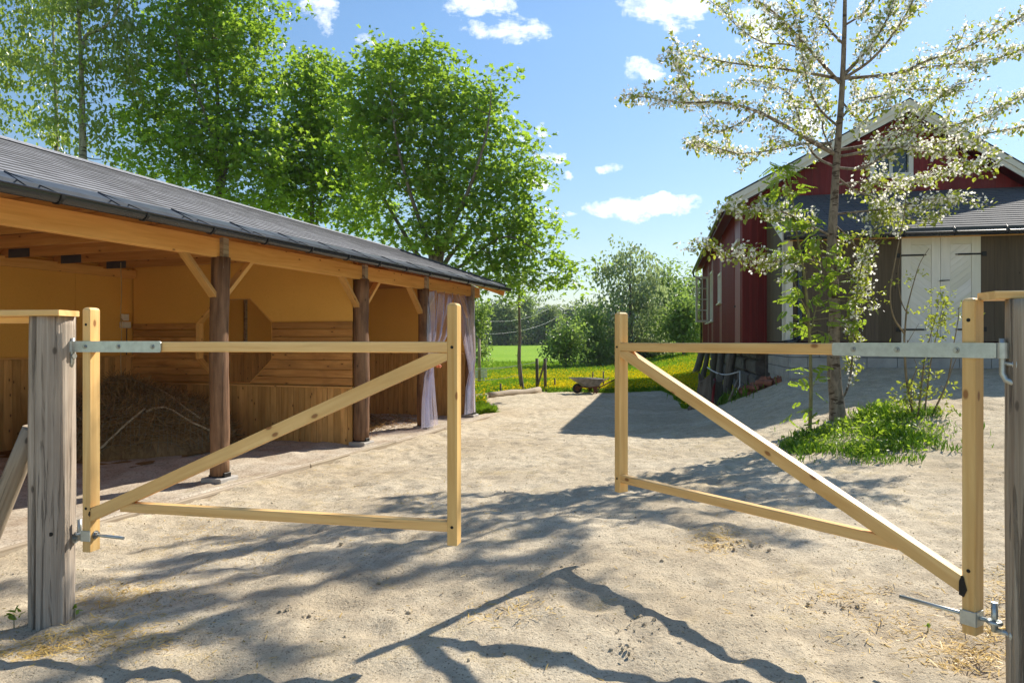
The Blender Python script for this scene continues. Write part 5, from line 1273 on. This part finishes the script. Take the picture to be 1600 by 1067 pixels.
ftree('rounded many-stemmed bush at the left end of the field thicket', Y, 884, 573, [ELL(886, 534, Y, 22, 30), ELL(882, 550, Y, 20, 20)], 70, 42, .4, .22, M['bush'], 35, name='bush', mind=.5, r=.06)
Y = 44
ftree('darker bush under the left side of the willow', Y, 918, 572, [ELL(920, 522, Y, 22, 40), ELL(930, 548, Y, 26, 20)], 80, 42, .45, .24, M['birch'], 36, name='bush', mind=.55, r=.06)
Y = 47
ftree('wide low bush filling the gap below the willow crown', Y, 990, 570, [ELL(990, 548, Y, 60, 20), ELL(1030, 552, Y, 40, 16)], 110, 46, .45, .25, M['willow'], 37, name='bush', mind=.55, r=.06)
Y = 30
ftree('small leafy bush behind the corner post of the shed', Y, 752, 585, [ELL(748, 545, Y, 14, 18), ELL(742, 500, Y, 20, 30)], 46, 40, .25, .16, M['birch'], 38, name='bush', mind=.3, r=.05)
RWG = 'trees along the far edge of the field'
rows = [(700, 470, 26, 'fargreen', 'hidden tree at the far left end of the field edge'), (742, 470, 24, 'birch', 'far tree partly hidden behind the shed corner post'), (771, 474, 18, 'spruce', 'dark pointed spruce at the left of the far row'), (790, 468, 19, 'fargreen', 'mid green tree left of the thin bare sapling'), (822, 462, 19, 'bush', 'yellowish green tree right behind the thin bare sapling'),
        (845, 492, 13, 'spruce', 'dark tree in the gap left of the round far tree'), (857, 479, 18, 'fargreen', 'round green tree in the middle of the far row'), (893, 476, 19, 'willow', 'grey-green tree at the right of the far row'), (880, 490, 14, 'spruce', 'dark spruce between the two rounder far trees'), (912, 482, 17, 'spruce', 'spruce left of the willow top'), (930, 486, 16, 'fargreen', 'far tree seen behind the willow'), (1100, 480, 20, 'fargreen', 'far tree hidden by the barn eave')]
for i, (px, pt, hw, lm, lab) in enumerate(rows):
    Y = 138+random.uniform(-10, 14); h = 537-pt; cy = pt+h*.5
    if lm == 'spruce': el = [ELL(px, pt+h*.25, Y, hw*.35, h*.25), ELL(px, pt+h*.55, Y, hw*.6, h*.25), ELL(px, pt+h*.82, Y, hw*.85, h*.2)]
    else: el = [ELL(px, pt+h*.38, Y, hw*.8, h*.38), ELL(px-hw*.3, pt+h*.62, Y, hw*.85, h*.3), ELL(px+hw*.35, pt+h*.66, Y, hw*.8, h*.28), ELL(px, pt+h*.85, Y, hw*.95, h*.16)]
    ftree(lab, Y, px, 537, el, 80, 44, 1.1, .62, M[lm], 60+i, group=RWG, mind=1.2, r=.25, name='spruce_tree' if lm == 'spruce' else 'field_tree', tw=1)
# understorey along the far edge, one mass
n = 900; xx = RNG.uniform(-22, 30, n); yy = 142+RNG.normal(0, 5, n); zz = gz(xx, yy)+RNG.random(n)**1.5*4.2
v, f, r = leaves_at(np.stack([xx, yy, zz], -1), 14, .8, .6, T_OVAL, .8)
tag(np_obj('undergrowth', v, f, M['spruce'], rnd=r), 'dark undergrowth along the foot of the far trees', 'undergrowth', kind='stuff')
# bare sapling
b = gpt(817, 613); Y = b.y
mb = MB(); sp_ = smooth([b-UP*.1]+[at(x, y, Y) for x, y in ((813, 585), (811, 560), (812, 530), (811.5, 500), (811, 460), (812, 440))], 4); mb.tube(sp_, [.07-.045*i/(len(sp_)-1) for i in range(len(sp_))], 9, wob=.06)
for (a, pts) in (((812, 530), ((806, 538), (794, 533))), ((811, 482), ((822, 472), (833, 462), (850, 448))), ((811.5, 533), ((815, 528), (818, 524))), ((812, 560), ((809, 556), (805, 554)))):
    mb.tube([at(*a, Y)]+[at(x, y, Y-.2*k) for k, (x, y) in enumerate(pts)], [.015]*1+[.009]*(len(pts)-1)+[.005], 5)
sap = empty('bare_sapling', b, 'thin bare tree trunk standing alone at the edge of the yellow meadow', 'tree'); mb.build('trunk', M['bark'], sap)

# ---- blossoming cherry
Y0 = 9.6; cb = gpt(1311, 655); Y0 = cb.y
cherry = empty('cherry_tree', cb, 'white-blossomed cherry tree with mottled trunk in front of the barn', 'tree')
mb = MB()
tp = [cb-UP*.12]+[at(x, y, Y0) for x, y in ((1307, 625), (1302, 560), (1304, 480), (1299, 400), (1303, 320), (1308, 240), (1315, 150), (1319, 60), (1321, -30), (1326, -130), (1330, -190))]
ps = smooth(tp, 6); nn = len(ps)
def trad(i): t = i/(nn-1); return .012+.085*(1-t)**1.25+.05*max(0, 1-t*9)**2
mb.tube(ps, [trad(i) for i in range(nn)], 18, wob=.035)
BR = [  # pixel polylines of the limbs, start radius (m), depth drift at the tip
 ([(1303, 240), (1262, 218), (1240, 205), (1205, 185), (1170, 170), (1120, 160), (1070, 161), (1020, 154), (978, 148)], .036, -.9), ([(1090, 166), (1072, 130), (1060, 105), (1047, 78)], .014, -.9), ([(1180, 176), (1150, 196), (1120, 206), (1098, 202)], .012, .4),
 ([(1300, 225), (1250, 225), (1200, 236), (1140, 240), (1080, 226)], .02, .8), ([(1316, 125), (1282, 118), (1250, 113), (1220, 108), (1150, 100), (1100, 90), (1052, 80)], .026, .7), ([(1312, 130), (1285, 100), (1265, 78), (1235, 45), (1212, 22), (1180, 0), (1130, -25)], .028, -.8),
 ([(1262, 80), (1230, 70), (1190, 66), (1150, 40), (1120, 5)], .014, .5), ([(1318, 118), (1345, 90), (1372, 55), (1392, 15), (1405, -40)], .03, .6), ([(1320, 122), (1360, 95), (1395, 55), (1425, 5), (1440, -40)], .024, -.7), ([(1320, 123), (1370, 119), (1412, 112), (1450, 95), (1490, 82), (1540, 60), (1605, 20)], .026, -.6),
 ([(1412, 112), (1450, 105), (1500, 100), (1555, 92), (1610, 76)], .014, .4), ([(1308, 235), (1350, 228), (1395, 212), (1450, 205), (1510, 190), (1560, 168), (1605, 142)], .024, .7), ([(1310, 245), (1370, 235), (1430, 228), (1500, 220), (1560, 205), (1610, 196)], .022, -.8), ([(1306, 262), (1350, 262), (1400, 232), (1450, 232), (1500, 245), (1545, 268)], .02, -1.),
 ([(1304, 290), (1350, 285), (1400, 292), (1450, 275), (1520, 264)], .018, .8), ([(1303, 335), (1350, 330), (1400, 325), (1450, 312), (1518, 312)], .018, -.9), ([(1302, 370), (1260, 350), (1220, 330), (1180, 325), (1130, 322)], .016, -1.),
 ([(1303, 420), (1260, 405), (1215, 408), (1180, 412), (1140, 400), (1098, 378)], .016, -1.1), ([(1318, 70), (1290, 40), (1275, 10), (1260, -30)], .018, .3), ([(1320, 40), (1350, 20), (1370, -10)], .016, -.4), ([(1303, 350), (1340, 390), (1355, 440), (1345, 480)], .013, .5),
 ([(1302, 260), (1270, 240), (1250, 190), (1235, 150), (1200, 130), (1150, 125)], .018, 1.), ([(1310, 190), (1340, 160), (1380, 150), (1430, 140), (1490, 150)], .018, 1.0), ([(1309, 632), (1322, 612), (1330, 580), (1334, 510), (1343, 430), (1362, 370), (1378, 320)], .016, -.3), ([(1312, 200), (1280, 170), (1262, 130), (1250, 60), (1238, 10)], .018, -.5),
 ([(1410, 212), (1440, 190), (1470, 150), (1510, 125)], .012, -.2), ([(1305, 275), (1340, 300), (1385, 315), (1430, 345), (1480, 330)], .015, .3), ([(1303, 240), (1285, 200), (1290, 160), (1275, 120)], .014, .7), ([(1316, 160), (1345, 190), (1365, 175), (1400, 165)], .014, -.6), ([(1150, 240), (1120, 232), (1085, 228), (1075, 222)], .008, .8)]
for (y0, sx_, up_, dy) in ((-10, -1, 60, .9), (-20, 1, 70, -.9), (-60, -1, 80, -1.2), (-70, 1, 60, 1.2), (-100, -1, 60, 1.), (-120, 1, 90, -.8), (-40, .3, 80, 1.6), (-90, -.3, 90, 1.6), (-50, -.4, 80, -1.6)):
    ln = 250*(1+1.1*y0/300)
    BR.append(([(1325, y0), (1325+sx_*ln*.3, y0-up_*.35), (1325+sx_*ln*.65, y0-up_*.65), (1325+sx_*ln, y0-up_)], .010, dy))
SP = []; SPL = []
rng = np.random.default_rng(77)
sky_f = lambda y: np.clip((480-y)/300, 0, 1)
for pts, r0, dy in BR:
    m = len(pts); P_ = smooth([at(x, y, Y0+dy*(k/(m-1))**1.2) for k, (x, y) in enumerate(pts)], 5); n = len(P_)
    mb.tube(P_, [max(.004, r0*.8*(1-i/(n-1))**.9+.003) for i in range(n)], 7, caps=False, wob=.04)
    Ltot = sum((P_[i+1]-P_[i]).length for i in range(n-1)); acc = 0; nxt = Ltot*.1; ntw = Ltot*.15
    for i in range(n-1):
        L = (P_[i+1]-P_[i]).length; d = (P_[i+1]-P_[i]).normalized()
        while acc+L > nxt:
            t = (nxt-acc)/L; p = P_[i].lerp(P_[i+1], t)
            fr_ = nxt/Ltot
            if rng.random() < (.3 if fr_ < .35 else 1.): (SP if rng.random() < (.9 if p.z > 3.2 else .55) else SPL).append(np.array(p)+rng.normal(0, .02, 3))
            nxt += .029
        while acc+L > ntw:
            t = (ntw-acc)/L; p = P_[i].lerp(P_[i+1], t)
            side = Vector(rng.normal(0, 1, 3)); side = (side-d*side.dot(d)).normalized(); dd = (d*.8+side*.9+UP*.18).normalized(); tl = rng.uniform(.15, .6)*(1-.4*ntw/Ltot)
            e1 = p+dd*tl*.5; e2 = p+(dd+UP*.12).normalized()*tl; mb.tube([p, e1, e2], [.006, .0045, .002], 5, caps=False)
            for q in np.arange(.2, 1.0, .036/max(tl, .1)): (SP if rng.random() < (.8 if p.z > 3.2 else .5) else SPL).append(np.array(p.lerp(e2, q))+rng.normal(0, .02, 3))
            ntw += rng.uniform(.10, .24)
        acc += L
mb.build('trunk', M['cherrybark'], cherry)
SP = np.array(SP); SPL = np.array(SPL)
k = 5; N = len(SP)*k; p = np.repeat(SP, k, 0)+rng.normal(0, .036, (N, 3)); 
v, f = inst(T_FLOWER, p, rotm(rng.uniform(0, 6.28, N), rng.normal(0, .9, N), rng.normal(0, .9, N)), .045*rng.uniform(.75, 1.15, N))
np_obj('blossom', v, f, M['blossom'], cherry, rnd=np.repeat(rng.random(N), 5))['kind'] = 'stuff'
allc = np.concatenate([SP[::1], SPL, SPL]); 
v, f, r = leaves_at(allc, 2, .055, .064, T_OVAL, .9, (-.5, .8)); np_obj('foliage', v, f, M['cherryleaf'], cherry, rnd=r)
# ---- rowan sapling and shrub
def sapling(name, label, cat, stems, clusters, lm, bm, lsz, n_l, spread, Y, base, pin=True):
    root = empty(name, base, label, cat); mb = MB(); nodes = []
    for pts, r0 in stems:
        P_ = smooth([at(x, y, Y+(d if True else 0)) for x, y, d in pts], 5); n = len(P_); mb.tube(P_, [r0*(1-.75*i/(n-1)) for i in range(n)], 8, caps=True, wob=.05); nodes += P_
    cs = []
    for (x, y, d, nsub) in clusters:
        c = at(x, y, Y+d); near = min(nodes, key=lambda q: (q-c).length+max(0, q.z-c.z)*1.5)
        mb.tube([near, near.lerp(c, .5)+UP*.03, c], [.006, .005, .003], 5, caps=False)
        for _ in range(nsub): cs.append(np.array(c)+rng.normal(0, .085, 3))
    mb.build('stem', bm, root)
    if not pin:
        v, f, r = leaves_at(np.array(cs), 9, .038, lsz, T_OVAL, .9, (.15, .7)); np_obj('foliage', v, f, lm, root, rnd=r); return root
    # pinnate leaves: rows of leaflets along a short rachis
    pos = []; rots = []
    cs = np.array(cs); nc = len(cs); yaw = rng.uniform(0, 6.28, nc); pit = rng.normal(-.35, .35, nc)
    RR = rotm(yaw, pit, rng.normal(0, .4, nc)); P_, Q_, S_ = [], [], []
    for j in range(6):
        for sgn in (-1, 1):
            off = RR @ np.array([sgn*.004, .02+.024*j, 0]); P_.append(cs+off); Q_.append(RR @ rotm(np.full(nc, -sgn*1.0), np.full(nc, -.15), rng.normal(0, .2, nc))); S_.append(np.full(nc, lsz*(1-.08*abs(j-2))))
    P_.append(cs+RR @ np.array([0, .165, 0])); Q_.append(RR); S_.append(np.full(nc, lsz))
    v, f = inst(T_OVAL, np.concatenate(P_), np.concatenate(Q_), np.concatenate(S_)); np_obj('foliage', v, f, lm, root, rnd=np.repeat(rng.random(len(f)//2), 2))
    return root
rb = gpt(1265, 673); Yr = rb.y
sapling('rowan_sapling', 'slender rowan sapling with bright green feathery leaves left of the cherry trunk', 'sapling',
        [([(1265, 676, 0), (1267, 620, 0), (1266, 550, 0), (1262, 480, 0), (1255, 420, 0), (1244, 360, 0), (1238, 310, .1), (1230, 270, .2)], .026), ([(1266, 520, 0), (1280, 460, .1), (1292, 410, .1)], .009), ([(1263, 490, 0), (1246, 455, -.1), (1238, 430, -.1)], .008)],
        [(1242, 645, 0, 5), (1276, 650, 0, 3), (1253, 590, .1, 4), (1280, 600, -.1, 4), (1262, 575, 0, 3), (1242, 500, 0, 6), (1232, 512, 0, 5), (1278, 505, .1, 5), (1288, 520, 0, 4), (1240, 460, 0, 7), (1250, 452, -.1, 6), (1232, 470, 0, 4), (1290, 460, 0, 7), (1300, 450, .1, 6), (1280, 440, 0, 5), (1262, 425, 0, 4), (1300, 400, 0, 7), (1310, 392, .1, 5), (1285, 405, 0, 5), (1248, 395, 0, 6), (1232, 405, 0, 5), (1225, 395, .1, 4), (1262, 365, 0, 6), (1275, 360, 0, 5),
         (1235, 345, 0, 5), (1222, 340, .1, 6), (1210, 352, .1, 4), (1250, 330, 0, 6), (1230, 300, .1, 8), (1215, 295, .1, 7), (1245, 285, .1, 6), (1225, 272, .2, 8), (1236, 262, .2, 6), (1210, 268, .2, 6), (1320, 470, .2, 6), (1330, 485, .2, 5), (1335, 500, .1, 4), (1312, 430, .2, 5)], M['rowanleaf'], M['greentwig'], .062, 1, .1, Yr, rb)
sb = gpt(1440, 652); Ys = sb.y
sapling('young_shrub', 'young shrub of bare upright stems with yellow-green leaf tufts by the right gate', 'shrub',
        [([(1428, 655, 0), (1416, 590, 0), (1413, 530, 0), (1412, 520, 0), (1396, 495, -.1), (1391, 455, -.1), (1400, 400, -.1), (1412, 340, -.1), (1416, 300, -.1)], .016), ([(1413, 530, 0), (1416, 490, 0), (1418, 478, 0), (1428, 440, .1), (1438, 410, .1), (1452, 388, .1)], .012), ([(1418, 490, 0), (1408, 470, .1), (1403, 430, .1), (1408, 395, .1)], .008),
         ([(1434, 655, 0), (1440, 600, 0), (1445, 560, 0), (1455, 520, 0), (1466, 480, 0)], .013), ([(1444, 655, 0), (1452, 580, .1), (1462, 530, .1), (1474, 475, .1)], .011), ([(1452, 655, 0), (1470, 620, -.1), (1482, 590, -.1), (1488, 550, -.1), (1497, 500, -.1), (1498, 480, -.1)], .013), ([(1426, 640, 0), (1424, 600, .1), (1432, 575, .1), (1428, 560, .1)], .009), ([(1415, 540, 0), (1424, 525, 0), (1436, 505, 0)], .006), ([(1482, 592, -.1), (1490, 570, 0), (1500, 545, 0)], .007)],
        [(1466, 468, 0, 6), (1474, 472, .1, 6), (1458, 480, 0, 5), (1482, 485, .1, 5), (1466, 495, 0, 5), (1452, 500, 0, 3), (1480, 500, 0, 4), (1460, 515, 0, 4), (1430, 438, .1, 3), (1393, 438, -.1, 2), (1392, 478, -.1, 1), (1418, 535, 0, 1), (1445, 585, 0, 4), (1455, 600, 0, 5), (1436, 605, 0, 4), (1416, 612, 0, 7), (1425, 625, 0, 7), (1410, 630, 0, 6), (1468, 605, 0, 4), (1455, 575, 0, 2), (1476, 645, -.1, 4)], M['cherryleaf'], M['twig'], .05, 1, .1, Ys, sb, False)
# ---- grass patch round the cherry
GPOLY = [(3.0, 7.95), (3.3, 7.4), (3.85, 7.2), (4.4, 7.5), (5.0, 8.3), (5.6, 9.2), (5.3, 9.7), (4.6, 9.5), (3.9, 8.9), (3.4, 8.5)]
n = 30000; xx = RNG.uniform(2.8, 6.3, n); yy = RNG.uniform(6.8, 10.3, n)
k = in_poly(xx+(vnoise(xx*3, yy*3, 51)-.5)*.7+RNG.normal(0, .13, n), yy+(vnoise(xx*3, yy*3, 52)-.5)*.7+RNG.normal(0, .13, n), GPOLY) & (RNG.random(n) < .35+.8*vnoise(xx*2.2, yy*2.2, 53)); xx, yy = xx[k], yy[k]; n = len(xx)
p = np.stack([xx, yy, gz(xx, yy)-.0], -1); hgt = (.03+.10*vnoise(xx*2.5, yy*2.5, 54)**1.3)*RNG.uniform(.6, 1.3, n)
v1, f1 = inst(T_BLADE, p, rotm(RNG.uniform(0, 6.28, n), RNG.normal(0, .3, n), RNG.normal(0, .2, n)), np.stack([np.full(n, .009), hgt, hgt], -1))
tag(np_obj('grass_patch', v1, f1, M['grass'], rnd=RNG.random(n)), 'fresh green grass growing round the cherry trunk', 'grass', kind='stuff')
n2 = 600; kk = RNG.choice(n, n2); v, f, r = leaves_at(p[kk]+np.array([0, 0, .06]), 2, .04, .055, T_OVAL, .9, (.1, .7)); tag(np_obj('ground_cover', v, f, M['rowanleaf'], rnd=r), 'broad-leaved weeds among the grass round the cherry trunk', 'weeds', kind='stuff')
# ---- meadow blades, dandelions
def not_yard(x, y): return ~in_poly(x+(vnoise(x*1.3, y*1.3, 8)-.5)*.5, y+(vnoise(x*1.3, y*1.3, 9)-.5)*.5, YARD)
n = 90000; yy = 15.5+RNG.random(n)**1.7*36; xx = yy*RNG.uniform(-.1, .34, n)
k = not_yard(xx, yy); xx, yy = xx[k], yy[k]; n = len(xx)
hgt = (.09+.10*RNG.random(n))*(1+.012*(yy-16))
p = np.stack([xx, yy, gz(xx, yy)-.01], -1); v, f = inst(T_BLADE, p, rotm(RNG.uniform(0, 6.28, n), RNG.normal(0, .35, n), RNG.normal(0, .25, n)), np.stack([.022*(1+.03*(yy-16)), hgt, hgt], -1))
tag(np_obj('meadow_blades', v, f, M['meadowgrass'], rnd=RNG.random(n)), 'green meadow grass behind the sand yard', 'grass', kind='stuff')
n = 90000; yy = 17+RNG.random(n)**1.1*27; xx = yy*RNG.uniform(-.08, .33, n)
dens = np.clip(vnoise(xx/2.2, yy/3, 61)*1.5-.25, 0, 1)*np.clip(1-(yy-26)/16, .03, 1); dens = dens*np.where(xx < -.0, .5, np.where(xx > 4, 1.5, 1.))
k = not_yard(xx, yy) & (RNG.random(n) < dens) & ~((xx < 3.5) & (yy < 20.5) & (yy > 20.2)); xx, yy = xx[k], yy[k]; n = len(xx)
p = np.stack([xx, yy, gz(xx, yy)+RNG.uniform(.10, .2, n)], -1); v, f = inst(T_DISC, p, rotm(RNG.uniform(0, 6.28, n), RNG.normal(.35, .35, n), RNG.normal(0, .3, n)), .042*RNG.uniform(.8, 1.3, n))
tag(np_obj('dandelions', v, f, M['dandelion'], rnd=RNG.random(n)), 'yellow dandelion flowers spread over the near meadow', 'dandelions', kind='stuff')
# grass tongue by the barn corner and small weeds at the gate post
n = 1300; xx = RNG.normal(4.75, .16, n); yy = RNG.normal(17.3, 1.2, n); p = np.stack([xx, yy, gz(xx, yy)], -1); hgt = RNG.uniform(.08, .3, n)
v, f = inst(T_BLADE, p, rotm(RNG.uniform(0, 6.28, n), RNG.normal(0, .3, n), RNG.normal(0, .2, n)), np.stack([np.full(n, .018), hgt, hgt], -1)); tag(np_obj('barn_grass', v, f, M['grass'], rnd=RNG.random(n)), 'green grass growing along the shady foot of the barn', 'grass', kind='stuff')
for (px, py, nl, sz, lab) in ((22, 978, 9, .05, 'small green seedling left of the thick gate post'), (116, 962, 9, .035, 'tiny green weed at the right foot of the thick gate post'), (1450, 985, 8, .018, 'tiny weed in the sand under the right gate')):
    b = gpt(px, py); root = empty('weed', b, lab, 'weed'); mb = MB(); mb.tube([b-UP*.02, b+UP*sz*1.2], [.003, .002], 5); mb.build('stem', M['greentwig'], root)
    v, f, r = leaves_at(np.array([[b.x, b.y, b.z+sz*1.0]]), nl, sz*.35, sz, T_OVAL, .7, (.15, .4)); np_obj('foliage', v, f, M['rowanleaf'], root, rnd=r)
# ---- straw and chips on the sand, clods
ps_ = []; 
for (px, py, sx_, sy_, cnt) in ((190, 905, 55, 16, 420), (120, 975, 60, 14, 330), (50, 990, 40, 10, 200), (330, 800, 60, 18, 220), (500, 720, 70, 16, 200), (640, 770, 50, 12, 100), (1120, 868, 26, 12, 320), (1500, 1045, 40, 16, 300), (1560, 985, 20, 40, 250), (1310, 955, 70, 14, 140), (800, 965, 40, 10, 100), (1400, 1000, 60, 20, 120), (700, 760, 120, 40, 150), (240, 980, 60, 20, 160), (420, 860, 60, 20, 100), (1150, 700, 120, 20, 100), (830, 650, 60, 8, 300), (1000, 690, 60, 12, 120)):
    for _ in range(int(cnt*1.6)): ps_.append((px+random.gauss(0, sx_), py+random.gauss(0, sy_)))
P_ = []
for (px, py) in ps_:
    if py < 640: continue
    Y_ = 1.38*F/(py-533.5); P_.append(((px-800)/F*Y_, Y_))
P_ = np.array(P_); xx = np.concatenate([P_[:, 0], RNG.uniform(-4, 6, 2600)]); yy = np.concatenate([P_[:, 1], 2.4+RNG.random(2600)**1.4*12])
k = in_poly(xx, yy, YARD) & ((xx-P1.x)*V.x+(yy-P1.y)*V.y > .5); xx, yy = xx[k], yy[k]; n = len(xx)
p = np.stack([xx, yy, gz(xx, yy)+trample(xx, yy)+.004], -1)
v, f = inst(T_STRAW, p, rotm(RNG.uniform(0, 6.28, n), RNG.normal(0, .15, n), RNG.normal(0, .3, n)), np.stack([RNG.uniform(.0015, .005, n), RNG.uniform(.012, .055, n), np.ones(n)], -1))
tag(np_obj('straw_bits', v, f, M['straw'], rnd=RNG.random(n)), 'bits of straw and chaff strewn over the sand', 'straw', kind='stuff')
n = 9000; xx = RNG.uniform(-4.2, 6.5, n); yy = 2.3+RNG.random(n)**1.5*11; k = in_poly(xx, yy, YARD) & ((xx-P1.x)*V.x+(yy-P1.y)*V.y > .5) & (RNG.random(n) < .15+.9*vnoise(xx*2, yy*2, 77)**2); xx, yy = xx[k], yy[k]; n = len(xx)
p = np.stack([xx, yy, gz(xx, yy)+trample(xx, yy)+.003], -1); v, f = inst(T_OVAL, p, rotm(RNG.uniform(0, 6.28, n), RNG.normal(0, .3, n), RNG.normal(0, .4, n)), np.stack([RNG.uniform(.004, .016, n), RNG.uniform(.006, .026, n), np.full(n, .02)], -1))
tag(np_obj('ground_litter', v, f, M['litter'], rnd=np.repeat(RNG.random(n), 2)), 'dark bits of dry leaf and bark scattered over the sand', 'litter', kind='stuff')
ph = (1+5**.5)/2; ico = np.array([(-1, ph, 0), (1, ph, 0), (-1, -ph, 0), (1, -ph, 0), (0, -1, ph), (0, 1, ph), (0, -1, -ph), (0, 1, -ph), (ph, 0, -1), (ph, 0, 1), (-ph, 0, -1), (-ph, 0, 1)])/1.9
icf = np.array([(0, 11, 5), (0, 5, 1), (0, 1, 7), (0, 7, 10), (0, 10, 11), (1, 5, 9), (5, 11, 4), (11, 10, 2), (10, 7, 6), (7, 1, 8), (3, 9, 4), (3, 4, 2), (3, 2, 6), (3, 6, 8), (3, 8, 9), (4, 9, 5), (2, 4, 11), (6, 2, 10), (8, 6, 7), (9, 8, 1)])
n = 2000; xx = RNG.uniform(-4.5, 7, n); yy = 2.3+RNG.random(n)**1.5*13; dn = vnoise(xx*1.3, yy*1.3, 71)
k = in_poly(xx, yy, YARD) & ((xx-P1.x)*V.x+(yy-P1.y)*V.y > .5) & (RNG.random(n) < dn*1.1-.12); xx, yy = xx[k], yy[k]
for (px, py, cnt) in ((1010, 985, 26), (985, 1020, 22), (460, 940, 25), (880, 900, 15), (640, 945, 25), (1160, 870, 25), (1300, 960, 25)):
    Y_ = 1.35*F/(py-533.5); X_ = (px-800)/F*Y_; xx = np.concatenate([xx, RNG.normal(X_, .09, cnt)]); yy = np.concatenate([yy, RNG.normal(Y_, .06, cnt)])
n = len(xx); sc_ = .004+.015*RNG.random(n)**7; p = np.stack([xx, yy, gz(xx, yy)+trample(xx, yy)+sc_*.15], -1)
v, f = inst((ico, icf), p, rotm(RNG.uniform(0, 6.28, n), RNG.normal(0, 1, n), RNG.normal(0, 1, n)), np.stack([sc_, sc_*RNG.uniform(.6, 1.2, n), sc_*RNG.uniform(.5, .8, n)], -1))
v = v+RNG.normal(0, .0016, v.shape)
tag(np_obj('sand_clods', v, f, M['sand']), 'small clods and pebbles lying on the sand', 'clods', kind='stuff')
# ------------------------------------------------------------------ the air: a thin even haze round the whole place
hv_ = [(x, y, z) for z in (-3.0, 62.0) for x, y in ((-1600, -120), (1600, -120), (1600, 1100), (-1600, 1100))]
me = bpy.data.meshes.new('haze'); me.from_pydata(hv_, [], [(3, 2, 1, 0), (4, 5, 6, 7), (0, 1, 5, 4), (1, 2, 6, 5), (2, 3, 7, 6), (3, 0, 4, 7)])
hm = bpy.data.materials.new('thin_haze'); hm.use_nodes = True; t_ = hm.node_tree; t_.nodes.clear()
ho = t_.nodes.new('ShaderNodeOutputMaterial'); pv = t_.nodes.new('ShaderNodeVolumePrincipled'); pv.inputs['Density'].default_value = .00028; pv.inputs['Color'].default_value = (.80, .88, 1, 1); pv.inputs['Anisotropy'].default_value = .2
t_.links.new(pv.outputs[0], ho.inputs['Volume']); me.materials.append(hm)
hob = bpy.data.objects.new('haze', me); COL.objects.link(hob); hob['kind'] = 'stuff'; hob['label'] = 'thin pale haze in the air over the field'; hob['category'] = 'haze'
scene.cycles.volume_bounces = 0
